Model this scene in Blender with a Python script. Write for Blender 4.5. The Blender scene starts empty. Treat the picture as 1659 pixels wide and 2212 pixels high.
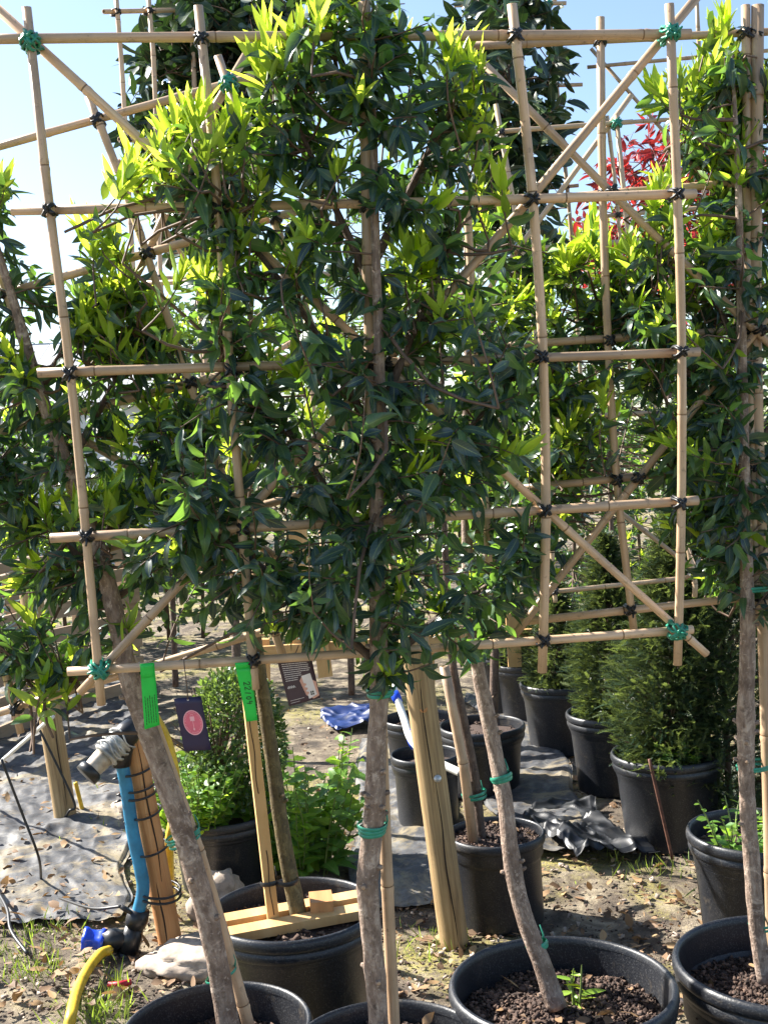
import bpy, bmesh, math, random
import numpy as np
from mathutils import Vector, Matrix, noise
R = math.radians
rng = random.Random(7)
nrng = np.random.default_rng(11)
sc = bpy.context.scene
col = sc.collection

# ------------------------------------------------------------------ camera
# photo read at 1659 x 2212; a pixel gives a ray, the distance comes from the ground / pot / plane it touches
FPX, CX, CY = 2500.0, 829.5, 1106.0
PITCH, ROLL, EYE = R(3.0), R(3.0), 1.6
fwd = Vector((0, math.cos(PITCH), -math.sin(PITCH)))
up0 = Vector((0, math.sin(PITCH), math.cos(PITCH)))
rgt = (Vector((1, 0, 0)) * math.cos(ROLL) - up0 * math.sin(ROLL)).normalized()
upv = (up0 * math.cos(ROLL) + Vector((1, 0, 0)) * math.sin(ROLL)).normalized()
EYEP = Vector((0, 0, EYE))
cam = bpy.data.cameras.new('camera'); camo = bpy.data.objects.new('camera', cam); col.objects.link(camo)
cam.sensor_fit = 'VERTICAL'; cam.sensor_height = 24.0; cam.lens = 24.0 * FPX / 2212.0
cam.clip_start = 0.05; cam.clip_end = 2000
camo.matrix_world = Matrix(((rgt.x, upv.x, -fwd.x, 0), (rgt.y, upv.y, -fwd.y, 0), (rgt.z, upv.z, -fwd.z, EYE), (0, 0, 0, 1)))
sc.camera = camo

# ------------------------------------------------------------------ sky and sun (sun ahead and to the left)
SUN_EL, SUN_AZ = R(38), R(63)            # azimuth measured left of the view direction
w = bpy.data.worlds.new('World'); sc.world = w; w.use_nodes = True
nt = w.node_tree
sky = nt.nodes.new('ShaderNodeTexSky'); sky.sky_type = 'NISHITA'; sky.sun_disc = False
sky.sun_elevation = SUN_EL; sky.sun_rotation = -SUN_AZ
sky.air_density = 1.0; sky.dust_density = 0.9; sky.ozone_density = 1.6
bg = nt.nodes['Background']; bg.inputs['Strength'].default_value = 0.078
nt.links.new(sky.outputs[0], bg.inputs['Color'])
sd = bpy.data.lights.new('sun', 'SUN'); sd.energy = 5.0; sd.angle = R(0.53); sd.color = (1.0, 0.95, 0.87)
so = bpy.data.objects.new('sun', sd); col.objects.link(so)
to_sun = Vector((-math.sin(SUN_AZ) * math.cos(SUN_EL), math.cos(SUN_AZ) * math.cos(SUN_EL), math.sin(SUN_EL)))
so.rotation_euler = to_sun.to_track_quat('Z', 'Y').to_euler(); so.location = (-4, 6, 9)
sc.view_settings.view_transform = 'Standard'; sc.view_settings.look = 'None'
sc.view_settings.exposure = 1.78; sc.view_settings.gamma = 1.0
sc.render.engine = 'CYCLES'
sc.cycles.use_denoising = True
sc.cycles.max_bounces = 8; sc.cycles.transmission_bounces = 4; sc.cycles.transparent_max_bounces = 4

# ------------------------------------------------------------------ pixel helpers
def ray(px, py):
    return fwd + rgt * ((px - CX) / FPX) - upv * ((py - CY) / FPX)
def on_z(px, py, z=0.0):
    d = ray(px, py); return EYEP + d * ((z - EYE) / d.z)
def on_y(px, py, Y):
    d = ray(px, py); return EYEP + d * (Y / d.y)
class Plane:
    def __init__(s, p, n): s.p = Vector(p); s.n = Vector(n).normalized()   # n points away from the camera
    def at(s, px, py, off=0.0):
        d = ray(px, py); t = (s.p + s.n * off - EYEP).dot(s.n) / d.dot(s.n); return EYEP + d * t
def to_px(p):
    v = Vector(p) - EYEP; z = v.dot(fwd)
    return CX + FPX * v.dot(rgt) / z, CY - FPX * v.dot(upv) / z, z

# ------------------------------------------------------------------ materials
def newmat(name):
    m = bpy.data.materials.new(name); m.use_nodes = True
    n = m.node_tree; b = n.nodes['Principled BSDF']; return m, n, b
def N(nt, t, **kw):
    x = nt.nodes.new(t)
    for k, v in kw.items():
        if k in x.inputs: x.inputs[k].default_value = v
        else: setattr(x, k, v)
    return x
def tex_noise(nt, vec, scale, detail=4, rough=0.6, dist=0.0):
    x = N(nt, 'ShaderNodeTexNoise'); x.inputs['Scale'].default_value = scale; x.inputs['Detail'].default_value = detail
    x.inputs['Roughness'].default_value = rough; x.inputs['Distortion'].default_value = dist
    if vec is not None: nt.links.new(vec, x.inputs['Vector'])
    return x.outputs['Fac']
def ramp(nt, fac, stops):
    x = N(nt, 'ShaderNodeValToRGB'); e = x.color_ramp.elements
    while len(e) < len(stops): e.new(0.5)
    for i, (p, c) in enumerate(stops):
        e[i].position = p; e[i].color = (*c, 1) if len(c) == 3 else c
    nt.links.new(fac, x.inputs['Fac']); return x.outputs['Color']
def mixc(nt, fac, a, b, mode='MIX'):
    x = N(nt, 'ShaderNodeMix', data_type='RGBA', blend_type=mode)
    for s, v in ((0, fac), (6, a), (7, b)):
        if hasattr(v, 'links'): nt.links.new(v, x.inputs[s])
        else: x.inputs[s].default_value = v if s == 0 else (*v, 1)
    return x.outputs[2]
def math_(nt, op, a, b=None, clamp=False):
    x = N(nt, 'ShaderNodeMath', operation=op); x.use_clamp = clamp
    for i, v in enumerate((a, b)):
        if v is None: continue
        if hasattr(v, 'links'): nt.links.new(v, x.inputs[i])
        else: x.inputs[i].default_value = v
    return x.outputs[0]
def bump(nt, b, h, strength=0.4, dist=0.01):
    x = N(nt, 'ShaderNodeBump'); x.inputs['Strength'].default_value = strength; x.inputs['Distance'].default_value = dist
    nt.links.new(h, x.inputs['Height']); nt.links.new(x.outputs[0], b.inputs['Normal'])
def uvmap(nt, sx, sy):
    t = N(nt, 'ShaderNodeTexCoord'); m = N(nt, 'ShaderNodeMapping'); m.inputs['Scale'].default_value = (sx, sy, 1)
    nt.links.new(t.outputs['UV'], m.inputs['Vector']); return m.outputs[0]
def objco(nt): return N(nt, 'ShaderNodeTexCoord').outputs['Object']
def orand(nt): return N(nt, 'ShaderNodeObjectInfo').outputs['Random']
M = {}
def m_bamboo(name, c0, c1, c2):
    m, n, b = newmat(name)
    f = tex_noise(n, uvmap(n, 9, 5), 1.0, 6, 0.7)
    cc = ramp(n, f, [(0.25, c0), (0.5, c1), (0.75, c2)])
    f2 = tex_noise(n, objco(n), 7, 3)
    cc = mixc(n, math_(n, 'MULTIPLY', ramp(n, f2, [(0.48, (0, 0, 0)), (0.70, (1, 1, 1))]), 0.6), cc, (0.25, 0.18, 0.125))
    f3 = tex_noise(n, objco(n), 60, 4, 0.7)
    cc = mixc(n, ramp(n, f3, [(0.60, (0, 0, 0)), (0.70, (0.6, 0.6, 0.6))]), cc, (0.16, 0.11, 0.075))
    hs = N(n, 'ShaderNodeHueSaturation')
    n.links.new(math_(n, 'ADD', math_(n, 'MULTIPLY', orand(n), 0.45), 0.68), hs.inputs['Value'])
    n.links.new(cc, hs.inputs['Color']); n.links.new(hs.outputs[0], b.inputs['Base Color'])
    b.inputs['Roughness'].default_value = 0.42
    bump(n, b, f, 0.25, 0.002)
    return m
M['bamboo'] = m_bamboo('bamboo', (0.40, 0.25, 0.14), (0.58, 0.395, 0.245), (0.68, 0.50, 0.35))
M['bamboo_grey'] = m_bamboo('bamboo_grey', (0.30, 0.21, 0.14), (0.47, 0.34, 0.21), (0.58, 0.44, 0.29))
def m_flat(name, c, rough=0.5, var=0.3, scale=30, metallic=0.0, bmp=0.0):
    m, n, b = newmat(name)
    f = tex_noise(n, objco(n), scale, 4)
    d = tuple(x * (1 - var) for x in c); l = tuple(min(1, x * (1 + var)) for x in c)
    n.links.new(ramp(n, f, [(0.3, d), (0.7, l)]), b.inputs['Base Color'])
    b.inputs['Roughness'].default_value = rough; b.inputs['Metallic'].default_value = metallic
    if bmp: bump(n, b, f, bmp, 0.004)
    return m
M['node'] = m_flat('bamboo_node', (0.20, 0.12, 0.06), 0.6)
M['pith'] = m_flat('bamboo_pith', (0.30, 0.21, 0.12), 0.8)
M['black_tie'] = m_flat('black_tie', (0.012, 0.012, 0.014), 0.45, 0.4)
M['green_tie'] = m_flat('green_tie', (0.02, 0.22, 0.14), 0.35, 0.35, 60)
M['white_line'] = m_flat('white_line', (0.7, 0.7, 0.66), 0.5, 0.15)
M['silver'] = m_flat('grey_fitting', (0.42, 0.42, 0.40), 0.42, 0.5, 14, 0.35, 0.2)
M['brass'] = m_flat('dull_spout', (0.52, 0.44, 0.34), 0.5, 0.4, 20, 0.3, 0.2)
M['black_plastic'] = m_flat('black_plastic', (0.012, 0.013, 0.015), 0.4, 0.3)
M['blue_pipe'] = m_flat('blue_pipe', (0.022, 0.19, 0.34), 0.45, 0.4, 14, 0, 0.15)
M['blue_cap'] = m_flat('blue_cap', (0.01, 0.06, 0.60), 0.3, 0.2)
M['yellow_hose'] = m_flat('yellow_hose', (0.62, 0.42, 0.03), 0.45, 0.35, 16)
M['red'] = m_flat('red_plastic', (0.35, 0.01, 0.02), 0.4)
M['green_tag'] = m_flat('green_tag', (0.01, 0.52, 0.06), 0.4, 0.12, 12)
M['purple_tag'] = m_flat('dark_purple_card', (0.022, 0.015, 0.055), 0.45, 0.12)
M['brown_tag'] = m_flat('dark_brown_card', (0.06, 0.035, 0.05), 0.45, 0.12)
M['pink'] = m_flat('pink_print', (0.72, 0.14, 0.20), 0.5, 0.12)
M['pale_pink'] = m_flat('pale_pink_print', (0.85, 0.42, 0.46), 0.5, 0.1)
M['white_print'] = m_flat('white_print', (0.75, 0.70, 0.70), 0.5, 0.1)
M['skin_print'] = m_flat('skin_print', (0.66, 0.36, 0.28), 0.5, 0.12)
M['black_print'] = m_flat('black_print', (0.01, 0.02, 0.012), 0.6, 0.1)
M['blue_tarp'] = m_flat('blue_tarp', (0.003, 0.018, 0.10), 0.42, 0.5, 10)
M['stem_green'] = m_flat('stem_green', (0.14, 0.19, 0.05), 0.5, 0.4, 20)
M['twig'] = m_flat('twig_bark', (0.12, 0.075, 0.05), 0.7, 0.4, 40)
M['rust'] = m_flat('rusty_rod', (0.12, 0.05, 0.03), 0.8, 0.4, 60)
M['bolt'] = m_flat('zinc_bolt', (0.5, 0.5, 0.5), 0.4, 0.3, 60, 0.8)
M['shed_white'] = m_flat('pale_cladding', (0.66, 0.67, 0.68), 0.5, 0.08, 2)
M['shed_grey'] = m_flat('grey_roof', (0.38, 0.39, 0.40), 0.6, 0.12, 2)
M['stone'] = m_flat('stone', (0.36, 0.29, 0.23), 0.9, 0.5, 18, 0, 0.8)

def m_wood(name, c0, c1, c2, k=1.0):
    m, n, b = newmat(name)
    v = uvmap(n, 8 * k, 1.4)
    f = tex_noise(n, v, 2.0, 5, 0.65, 0.6)
    cc = ramp(n, f, [(0.25, c0), (0.5, c1), (0.75, c2)])
    g = tex_noise(n, objco(n), 4, 3)
    cc = mixc(n, math_(n, 'MULTIPLY', g, 0.5), cc, c0)
    n.links.new(cc, b.inputs['Base Color']); b.inputs['Roughness'].default_value = 0.7
    bump(n, b, f, 0.3, 0.003)
    return m
M['pine'] = m_wood('pine_timber', (0.42, 0.22, 0.07), (0.60, 0.37, 0.15), (0.68, 0.46, 0.22))
M['post'] = m_wood('weathered_post', (0.15, 0.095, 0.045), (0.40, 0.27, 0.125), (0.54, 0.39, 0.20), 1.6)
M['orange_post'] = m_wood('orange_post', (0.34, 0.14, 0.045), (0.52, 0.26, 0.10), (0.60, 0.36, 0.17))
M['pallet'] = m_wood('pallet_board', (0.22, 0.15, 0.09), (0.36, 0.26, 0.17), (0.46, 0.35, 0.24))
M['crack'] = m_flat('timber_crack', (0.03, 0.018, 0.01), 0.9)

def m_bark(name, c0, c1, c2):
    m, n, b = newmat(name)
    o = objco(n)
    f = tex_noise(n, uvmap(n, 5, 14), 1.6, 7, 0.7, 0.4)
    cc = ramp(n, f, [(0.28, c0), (0.5, c1), (0.72, c2)])
    g = tex_noise(n, o, 9, 4, 0.6)
    cc = mixc(n, ramp(n, g, [(0.5, (0, 0, 0)), (0.68, (0.7, 0.7, 0.7))]), cc, c0)
    h = tex_noise(n, o, 130, 2, 0.5)
    cc = mixc(n, ramp(n, h, [(0.62, (0, 0, 0)), (0.7, (0.6, 0.6, 0.6))]), cc, c2)
    lich = tex_noise(n, o, 22, 6, 0.7, 0.8)
    cc = mixc(n, ramp(n, lich, [(0.55, (0, 0, 0)), (0.66, (0.65, 0.65, 0.65))]), cc, tuple(min(1, x * 1.25) for x in c2))
    cc = mixc(n, ramp(n, tex_noise(n, o, 34, 5, 0.7), [(0.58, (0, 0, 0)), (0.70, (0.8, 0.8, 0.8))]), cc, tuple(x * 0.6 for x in c0))
    n.links.new(cc, b.inputs['Base Color']); b.inputs['Roughness'].default_value = 0.75
    hh = math_(n, 'ADD', f, math_(n, 'MULTIPLY', h, 0.5))
    bump(n, b, hh, 0.9, 0.006)
    return m
M['bark'] = m_bark('grey_brown_bark', (0.095, 0.058, 0.040), (0.26, 0.185, 0.14), (0.48, 0.385, 0.31))
M['bark_moss'] = m_bark('mossy_bark', (0.05, 0.035, 0.018), (0.12, 0.09, 0.035), (0.22, 0.17, 0.075))
M['bark_dark'] = m_bark('dark_bark', (0.05, 0.03, 0.022), (0.11, 0.07, 0.05), (0.18, 0.125, 0.09))
M['cut'] = m_flat('pruned_cut', (0.40, 0.26, 0.16), 0.8, 0.3, 40)

def m_leaf(name, dark, mid, light, trans, tfac, rough, rib=(0.3, 0.36, 0.12), ribk=0.5, spec=0.5):
    m, n, b = newmat(name)
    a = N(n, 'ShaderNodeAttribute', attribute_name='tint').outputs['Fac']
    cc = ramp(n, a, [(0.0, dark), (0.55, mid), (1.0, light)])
    t = N(n, 'ShaderNodeTexCoord'); sp = N(n, 'ShaderNodeSeparateXYZ'); n.links.new(t.outputs['UV'], sp.inputs[0])
    d = math_(n, 'ABSOLUTE', math_(n, 'SUBTRACT', sp.outputs[0], 0.5))
    rb = math_(n, 'MULTIPLY', math_(n, 'LESS_THAN', d, 0.035), ribk)
    # side veins
    wv = math_(n, 'SINE', math_(n, 'MULTIPLY', math_(n, 'SUBTRACT', sp.outputs[1], math_(n, 'MULTIPLY', d, 0.35)), 62.0))
    vein = math_(n, 'MULTIPLY', math_(n, 'GREATER_THAN', wv, 0.86), ribk * 0.25)
    cc = mixc(n, math_(n, 'MAXIMUM', rb, vein), cc, rib)
    geo = N(n, 'ShaderNodeNewGeometry')
    back = mixc(n, 0.35, cc, light)
    cc = mixc(n, geo.outputs['Backfacing'], cc, back)
    n.links.new(cc, b.inputs['Base Color'])
    b.inputs['Roughness'].default_value = rough; b.inputs['Specular IOR Level'].default_value = spec
    tr = N(n, 'ShaderNodeBsdfTranslucent')
    tc = mixc(n, a, tuple(x * 0.75 for x in trans), trans)
    n.links.new(tc, tr.inputs['Color'])
    mx = N(n, 'ShaderNodeMixShader'); n.links.new(math_(n, 'MULTIPLY', math_(n, 'ADD', math_(n, 'MULTIPLY', math_(n, 'POWER', a, 1.5), 1.3), 0.3), tfac, True), mx.inputs[0])
    out = n.nodes['Material Output']
    n.links.new(b.outputs[0], mx.inputs[1]); n.links.new(tr.outputs[0], mx.inputs[2]); n.links.new(mx.outputs[0], out.inputs['Surface'])
    return m
M['leaf'] = m_leaf('mature_leaf', (0.009, 0.028, 0.035), (0.019, 0.050, 0.046), (0.050, 0.11, 0.045), (0.24, 0.46, 0.05), 0.30, 0.30)
M['leaf_young'] = m_leaf('young_leaf', (0.16, 0.31, 0.035), (0.27, 0.43, 0.045), (0.42, 0.54, 0.06), (0.74, 0.90, 0.07), 0.60, 0.42, (0.5, 0.55, 0.15), 0.3)
M['leaf_mid'] = m_leaf('half_grown_leaf', (0.05, 0.12, 0.025), (0.10, 0.19, 0.03), (0.18, 0.28, 0.04), (0.5, 0.70, 0.05), 0.5, 0.36)
M['leaf_dark'] = m_leaf('dark_leaf', (0.010, 0.026, 0.020), (0.016, 0.042, 0.026), (0.035, 0.07, 0.03), (0.06, 0.13, 0.02), 0.16, 0.36)
M['leaf_red'] = m_leaf('red_leaf', (0.06, 0.012, 0.016), (0.20, 0.018, 0.024), (0.40, 0.045, 0.045), (0.75, 0.06, 0.05), 0.38, 0.35, (0.5, 0.1, 0.1), 0.3)
M['leaf_weed'] = m_leaf('weed_leaf', (0.05, 0.14, 0.02), (0.11, 0.24, 0.03), (0.24, 0.38, 0.05), (0.45, 0.72, 0.06), 0.45, 0.5)
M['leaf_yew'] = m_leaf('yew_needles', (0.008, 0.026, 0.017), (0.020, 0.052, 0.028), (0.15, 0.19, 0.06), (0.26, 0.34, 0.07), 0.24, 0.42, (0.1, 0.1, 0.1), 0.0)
M['leaf_box'] = m_leaf('box_leaf', (0.03, 0.07, 0.02), (0.06, 0.12, 0.03), (0.16, 0.22, 0.07), (0.25, 0.38, 0.06), 0.3, 0.35, (0.1, 0.1, 0.1), 0.0)
M['leaf_far'] = m_leaf('far_leaf', (0.03, 0.06, 0.025), (0.06, 0.10, 0.03), (0.14, 0.19, 0.05), (0.22, 0.34, 0.06), 0.35, 0.5, (0.1, 0.1, 0.1), 0.0)
M['leaf_hedge'] = m_leaf('hedge_leaf', (0.012, 0.032, 0.02), (0.022, 0.05, 0.024), (0.06, 0.10, 0.03), (0.18, 0.28, 0.04), 0.25, 0.4, (0.1, 0.1, 0.1), 0.0)
M['litter'] = m_leaf('dead_leaf', (0.10, 0.055, 0.025), (0.24, 0.14, 0.07), (0.42, 0.27, 0.13), (0.4, 0.22, 0.08), 0.15, 0.7, (0.2, 0.12, 0.06), 0.3)
M['grass'] = m_leaf('grass_blade', (0.07, 0.13, 0.02), (0.13, 0.21, 0.03), (0.26, 0.30, 0.06), (0.4, 0.55, 0.06), 0.35, 0.5, (0.1, 0.1, 0.1), 0.0)

def m_pot():
    m, n, b = newmat('black_pot_plastic')
    o = objco(n)
    f = tex_noise(n, o, 5, 5, 0.6); g = tex_noise(n, o, 260, 2, 0.6)
    cc = mixc(n, ramp(n, f, [(0.42, (0, 0, 0)), (0.72, (0.5, 0.5, 0.5))]), (0.007, 0.009, 0.014), (0.034, 0.033, 0.034))
    cc = mixc(n, ramp(n, g, [(0.53, (0, 0, 0)), (0.70, (0.5, 0.5, 0.5))]), cc, (0.10, 0.10, 0.10))
    mud = tex_noise(n, o, 11, 7, 0.75, 1.2)
    cc = mixc(n, ramp(n, mud, [(0.56, (0, 0, 0)), (0.68, (0.55, 0.55, 0.55))]), cc, (0.10, 0.082, 0.06))
    n.links.new(cc, b.inputs['Base Color'])
    n.links.new(math_(n, 'ADD', math_(n, 'MULTIPLY', f, 0.35), 0.26), b.inputs['Roughness'])
    bump(n, b, math_(n, 'ADD', g, f), 0.35, 0.0015)
    return m
M['pot'] = m_pot()
def m_soil():
    m, n, b = newmat('potting_bark_soil')
    o = objco(n)
    a = N(n, 'ShaderNodeAttribute', attribute_name='tint').outputs['Fac']
    f = tex_noise(n, o, 70, 5, 0.7)
    c1 = ramp(n, a, [(0.0, (0.030, 0.019, 0.014)), (0.6, (0.075, 0.043, 0.031)), (1.0, (0.22, 0.14, 0.10))])
    cc = mixc(n, math_(n, 'MULTIPLY', f, 0.7), c1, (0.035, 0.022, 0.017))
    n.links.new(cc, b.inputs['Base Color']); b.inputs['Roughness'].default_value = 0.9
    bump(n, b, f, 0.6, 0.006)
    return m
M['soil'] = m_soil()
def m_ground():
    m, n, b = newmat('nursery_ground')
    o = objco(n)
    big = tex_noise(n, o, 1.3, 5, 0.65, 0.4); mid = tex_noise(n, o, 7, 6, 0.7, 0.5); fine = tex_noise(n, o, 55, 5, 0.75); grit = tex_noise(n, o, 210, 3, 0.7)
    cc = ramp(n, mid, [(0.34, (0.045, 0.034, 0.025)), (0.49, (0.12, 0.092, 0.064)), (0.62, (0.29, 0.24, 0.165)), (0.8, (0.42, 0.36, 0.27))])
    mossm = math_(n, 'MULTIPLY', ramp(n, big, [(0.48, (0, 0, 0)), (0.60, (1, 1, 1))]), ramp(n, fine, [(0.40, (0, 0, 0)), (0.56, (0.85, 0.85, 0.85))]))
    cc = mixc(n, mossm, cc, (0.34, 0.30, 0.07))
    cc = mixc(n, ramp(n, grit, [(0.58, (0, 0, 0)), (0.68, (0.75, 0.75, 0.75))]), cc, (0.07, 0.05, 0.035))
    cc = mixc(n, ramp(n, fine, [(0.62, (0, 0, 0)), (0.72, (0.6, 0.6, 0.6))]), cc, (0.07, 0.052, 0.038))
    n.links.new(cc, b.inputs['Base Color']); b.inputs['Roughness'].default_value = 0.92
    bump(n, b, math_(n, 'ADD', math_(n, 'ADD', mid, fine), math_(n, 'MULTIPLY', grit, 0.6)), 0.8, 0.012)
    return m
M['ground'] = m_ground()
def m_membrane():
    m, n, b = newmat('woven_weed_membrane')
    o = objco(n)
    w1 = N(n, 'ShaderNodeTexWave', wave_type='BANDS', bands_direction='X'); w1.inputs['Scale'].default_value = 95
    w2 = N(n, 'ShaderNodeTexWave', wave_type='BANDS', bands_direction='Y'); w2.inputs['Scale'].default_value = 95
    n.links.new(o, w1.inputs[0]); n.links.new(o, w2.inputs[0])
    f = tex_noise(n, o, 5, 6, 0.7, 0.5); g = tex_noise(n, o, 40, 5, 0.7)
    cc = ramp(n, f, [(0.36, (0.022, 0.024, 0.029)), (0.50, (0.060, 0.062, 0.068)), (0.62, (0.16, 0.155, 0.145)), (0.76, (0.30, 0.26, 0.19))])
    dirt = tex_noise(n, o, 2.6, 7, 0.75, 0.8)
    cc = mixc(n, ramp(n, dirt, [(0.50, (0, 0, 0)), (0.60, (0.85, 0.85, 0.85))]), cc, (0.25, 0.20, 0.115))
    cc = mixc(n, ramp(n, g, [(0.54, (0, 0, 0)), (0.66, (0.8, 0.8, 0.8))]), cc, (0.09, 0.07, 0.05))
    n.links.new(cc, b.inputs['Base Color']); b.inputs['Roughness'].default_value = 0.6
    bump(n, b, math_(n, 'ADD', math_(n, 'MULTIPLY', w1.outputs['Fac'], w2.outputs['Fac']), g), 0.35, 0.003)
    return m
M['membrane'] = m_membrane()
M['bag'] = m_flat('black_sheet', (0.010, 0.011, 0.013), 0.45, 0.5, 8, 0, 0.3)

# ------------------------------------------------------------------ mesh helpers
class MB:
    def __init__(s): s.v = []; s.f = []; s.uv = []; s.mi = []; s.ti = []
    def vert(s, p, t=0.5): s.v.append(tuple(p)); s.ti.append(t); return len(s.v) - 1
    def face(s, idx, uvs=None, mi=0):
        s.f.append(tuple(idx)); s.uv.append(uvs or [(0, 0)] * len(idx)); s.mi.append(mi)
    def tube(s, pts, rad, seg=8, cap=True, mi=0, capmi=None, rfun=None, v0=0.0, closed=False, ringmi=None):
        pts = [Vector(p) for p in pts]; n = len(pts)
        if not hasattr(rad, '__len__'): rad = [rad] * n
        rings = []; L = v0; ref = None; vs = []
        for i, p in enumerate(pts):
            a = pts[(i - 1) % n] if (closed or i > 0) else p
            c = pts[(i + 1) % n] if (closed or i < n - 1) else p
            t = (c - a).normalized()
            if ref is None:
                ref = Vector((0, 0, 1)) if abs(t.z) < 0.9 else Vector((1, 0, 0))
            e1 = (ref - t * ref.dot(t)).normalized(); e2 = t.cross(e1); ref = e1
            if i > 0: L += (p - pts[i - 1]).length
            vs.append(L); ring = []
            for k in range(seg):
                an = 2 * math.pi * k / seg
                d = e1 * math.cos(an) + e2 * math.sin(an)
                r = rad[i]
                if rfun: r *= rfun(p + d * r, an, L)
                ring.append(s.vert(p + d * r))
            rings.append(ring)
        m = n if closed else n - 1
        for i in range(m):
            j = (i + 1) % n
            for k in range(seg):
                k2 = (k + 1) % seg
                u0, u1 = k / seg, (k + 1) / seg; a, b_ = vs[i], vs[j] if j > i else vs[i] + 0.01
                s.face((rings[i][k], rings[i][k2], rings[j][k2], rings[j][k]), [(u0, a), (u1, a), (u1, b_), (u0, b_)], ringmi(i) if ringmi else mi)
        if cap and not closed:
            cm = mi if capmi is None else capmi
            s.face(tuple(reversed(rings[0])), None, cm); s.face(tuple(rings[-1]), None, cm)
        return rings
    def box(s, c, ax, ay, az, hx, hy, hz, mi=0, bev=0.0):
        c = Vector(c); pts = []
        ids = [s.vert(c + ax * (hx * i) + ay * (hy * j) + az * (hz * k)) for i in (-1, 1) for j in (-1, 1) for k in (-1, 1)]
        def q(a, b, cc, d, w_, h_): s.face((ids[a], ids[b], ids[cc], ids[d]), [(0, 0), (w_, 0), (w_, h_), (0, h_)], mi)
        q(0, 1, 3, 2, hz * 2, hy * 2); q(4, 6, 7, 5, hy * 2, hz * 2)
        q(0, 4, 5, 1, hx * 2, hz * 2); q(2, 3, 7, 6, hz * 2, hx * 2)
        q(0, 2, 6, 4, hy * 2, hx * 2); q(1, 5, 7, 3, hx * 2, hy * 2)
    def lathe(s, prof, c, seg=40, mi=0, tilt=None, rf=None):
        c = Vector(c); rings = []
        L = 0; vs = []
        for i, (r, z) in enumerate(prof):
            if i: L += math.hypot(r - prof[i - 1][0], z - prof[i - 1][1])
            vs.append(L)
            ring = []
            for k in range(seg):
                an = 2 * math.pi * k / seg
                rr = r * (rf(an, z) if rf else 1)
                p = Vector((rr * math.cos(an), rr * math.sin(an), z))
                if tilt: p = tilt @ p
                ring.append(s.vert(c + p))
            rings.append(ring)
        for i in range(len(prof) - 1):
            for k in range(seg):
                k2 = (k + 1) % seg
                s.face((rings[i][k], rings[i][k2], rings[i + 1][k2], rings[i + 1][k]),
                       [(k / seg, vs[i]), ((k + 1) / seg, vs[i]), ((k + 1) / seg, vs[i + 1]), (k / seg, vs[i + 1])], mi)
        return rings
    def mesh(s, name, mats, smooth=True):
        me = bpy.data.meshes.new(name); me.from_pydata(s.v, [], s.f)
        for m in (mats if isinstance(mats, (list, tuple)) else [mats]): me.materials.append(M[m] if isinstance(m, str) else m)
        uvl = me.uv_layers.new(name='UVMap')
        flat = np.array([c for u in s.uv for q in u for c in q], dtype=np.float32)
        uvl.data.foreach_set('uv', flat)
        me.polygons.foreach_set('material_index', np.array(s.mi, dtype=np.int32))
        me.polygons.foreach_set('use_smooth', np.full(len(s.f), smooth, dtype=bool))
        at = me.attributes.new('tint', 'FLOAT', 'POINT'); at.data.foreach_set('value', np.array(s.ti, dtype=np.float32))
        me.update(); return me
    def build(s, name, mats, parent=None, smooth=True):
        return link(name, s.mesh(name, mats, smooth), parent)
def link(name, me, parent=None):
    o = bpy.data.objects.new(name, me); col.objects.link(o)
    if parent: set_parent(o, parent)
    return o
def set_parent(o, p):
    o.parent = p
    o.matrix_parent_inverse = Matrix.Translation(p.location).inverted() if p.parent is None else Matrix()
def empty(name, loc, label, cat, group=None):
    o = bpy.data.objects.new(name, None); col.objects.link(o); o.location = loc; o.empty_display_size = 0.05
    o['label'] = label; o['category'] = cat
    if group: o['group'] = group
    return o
def tag(o, label, cat, group=None):
    o['label'] = label; o['category'] = cat
    if group: o['group'] = group
    return o
def ssub(o, name, parent):     # rename + parent
    set_parent(o, parent); return o
def bez(pts, n):
    """Catmull-Rom through the points"""
    pts = [Vector(p) for p in pts]
    if len(pts) == 2: return [pts[0].lerp(pts[1], i / (n - 1)) for i in range(n)]
    P = [pts[0] * 2 - pts[1]] + pts + [pts[-1] * 2 - pts[-2]]
    out = []
    m = len(pts) - 1
    for i in range(n):
        t = i / (n - 1) * m; k = min(int(t), m - 1); t -= k
        a, b, c, d = P[k:k + 4]
        out.append(0.5 * ((2 * b) + (c - a) * t + (2 * a - 5 * b + 4 * c - d) * t * t + (3 * b - a - 3 * c + d) * t ** 3))
    return out

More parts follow.
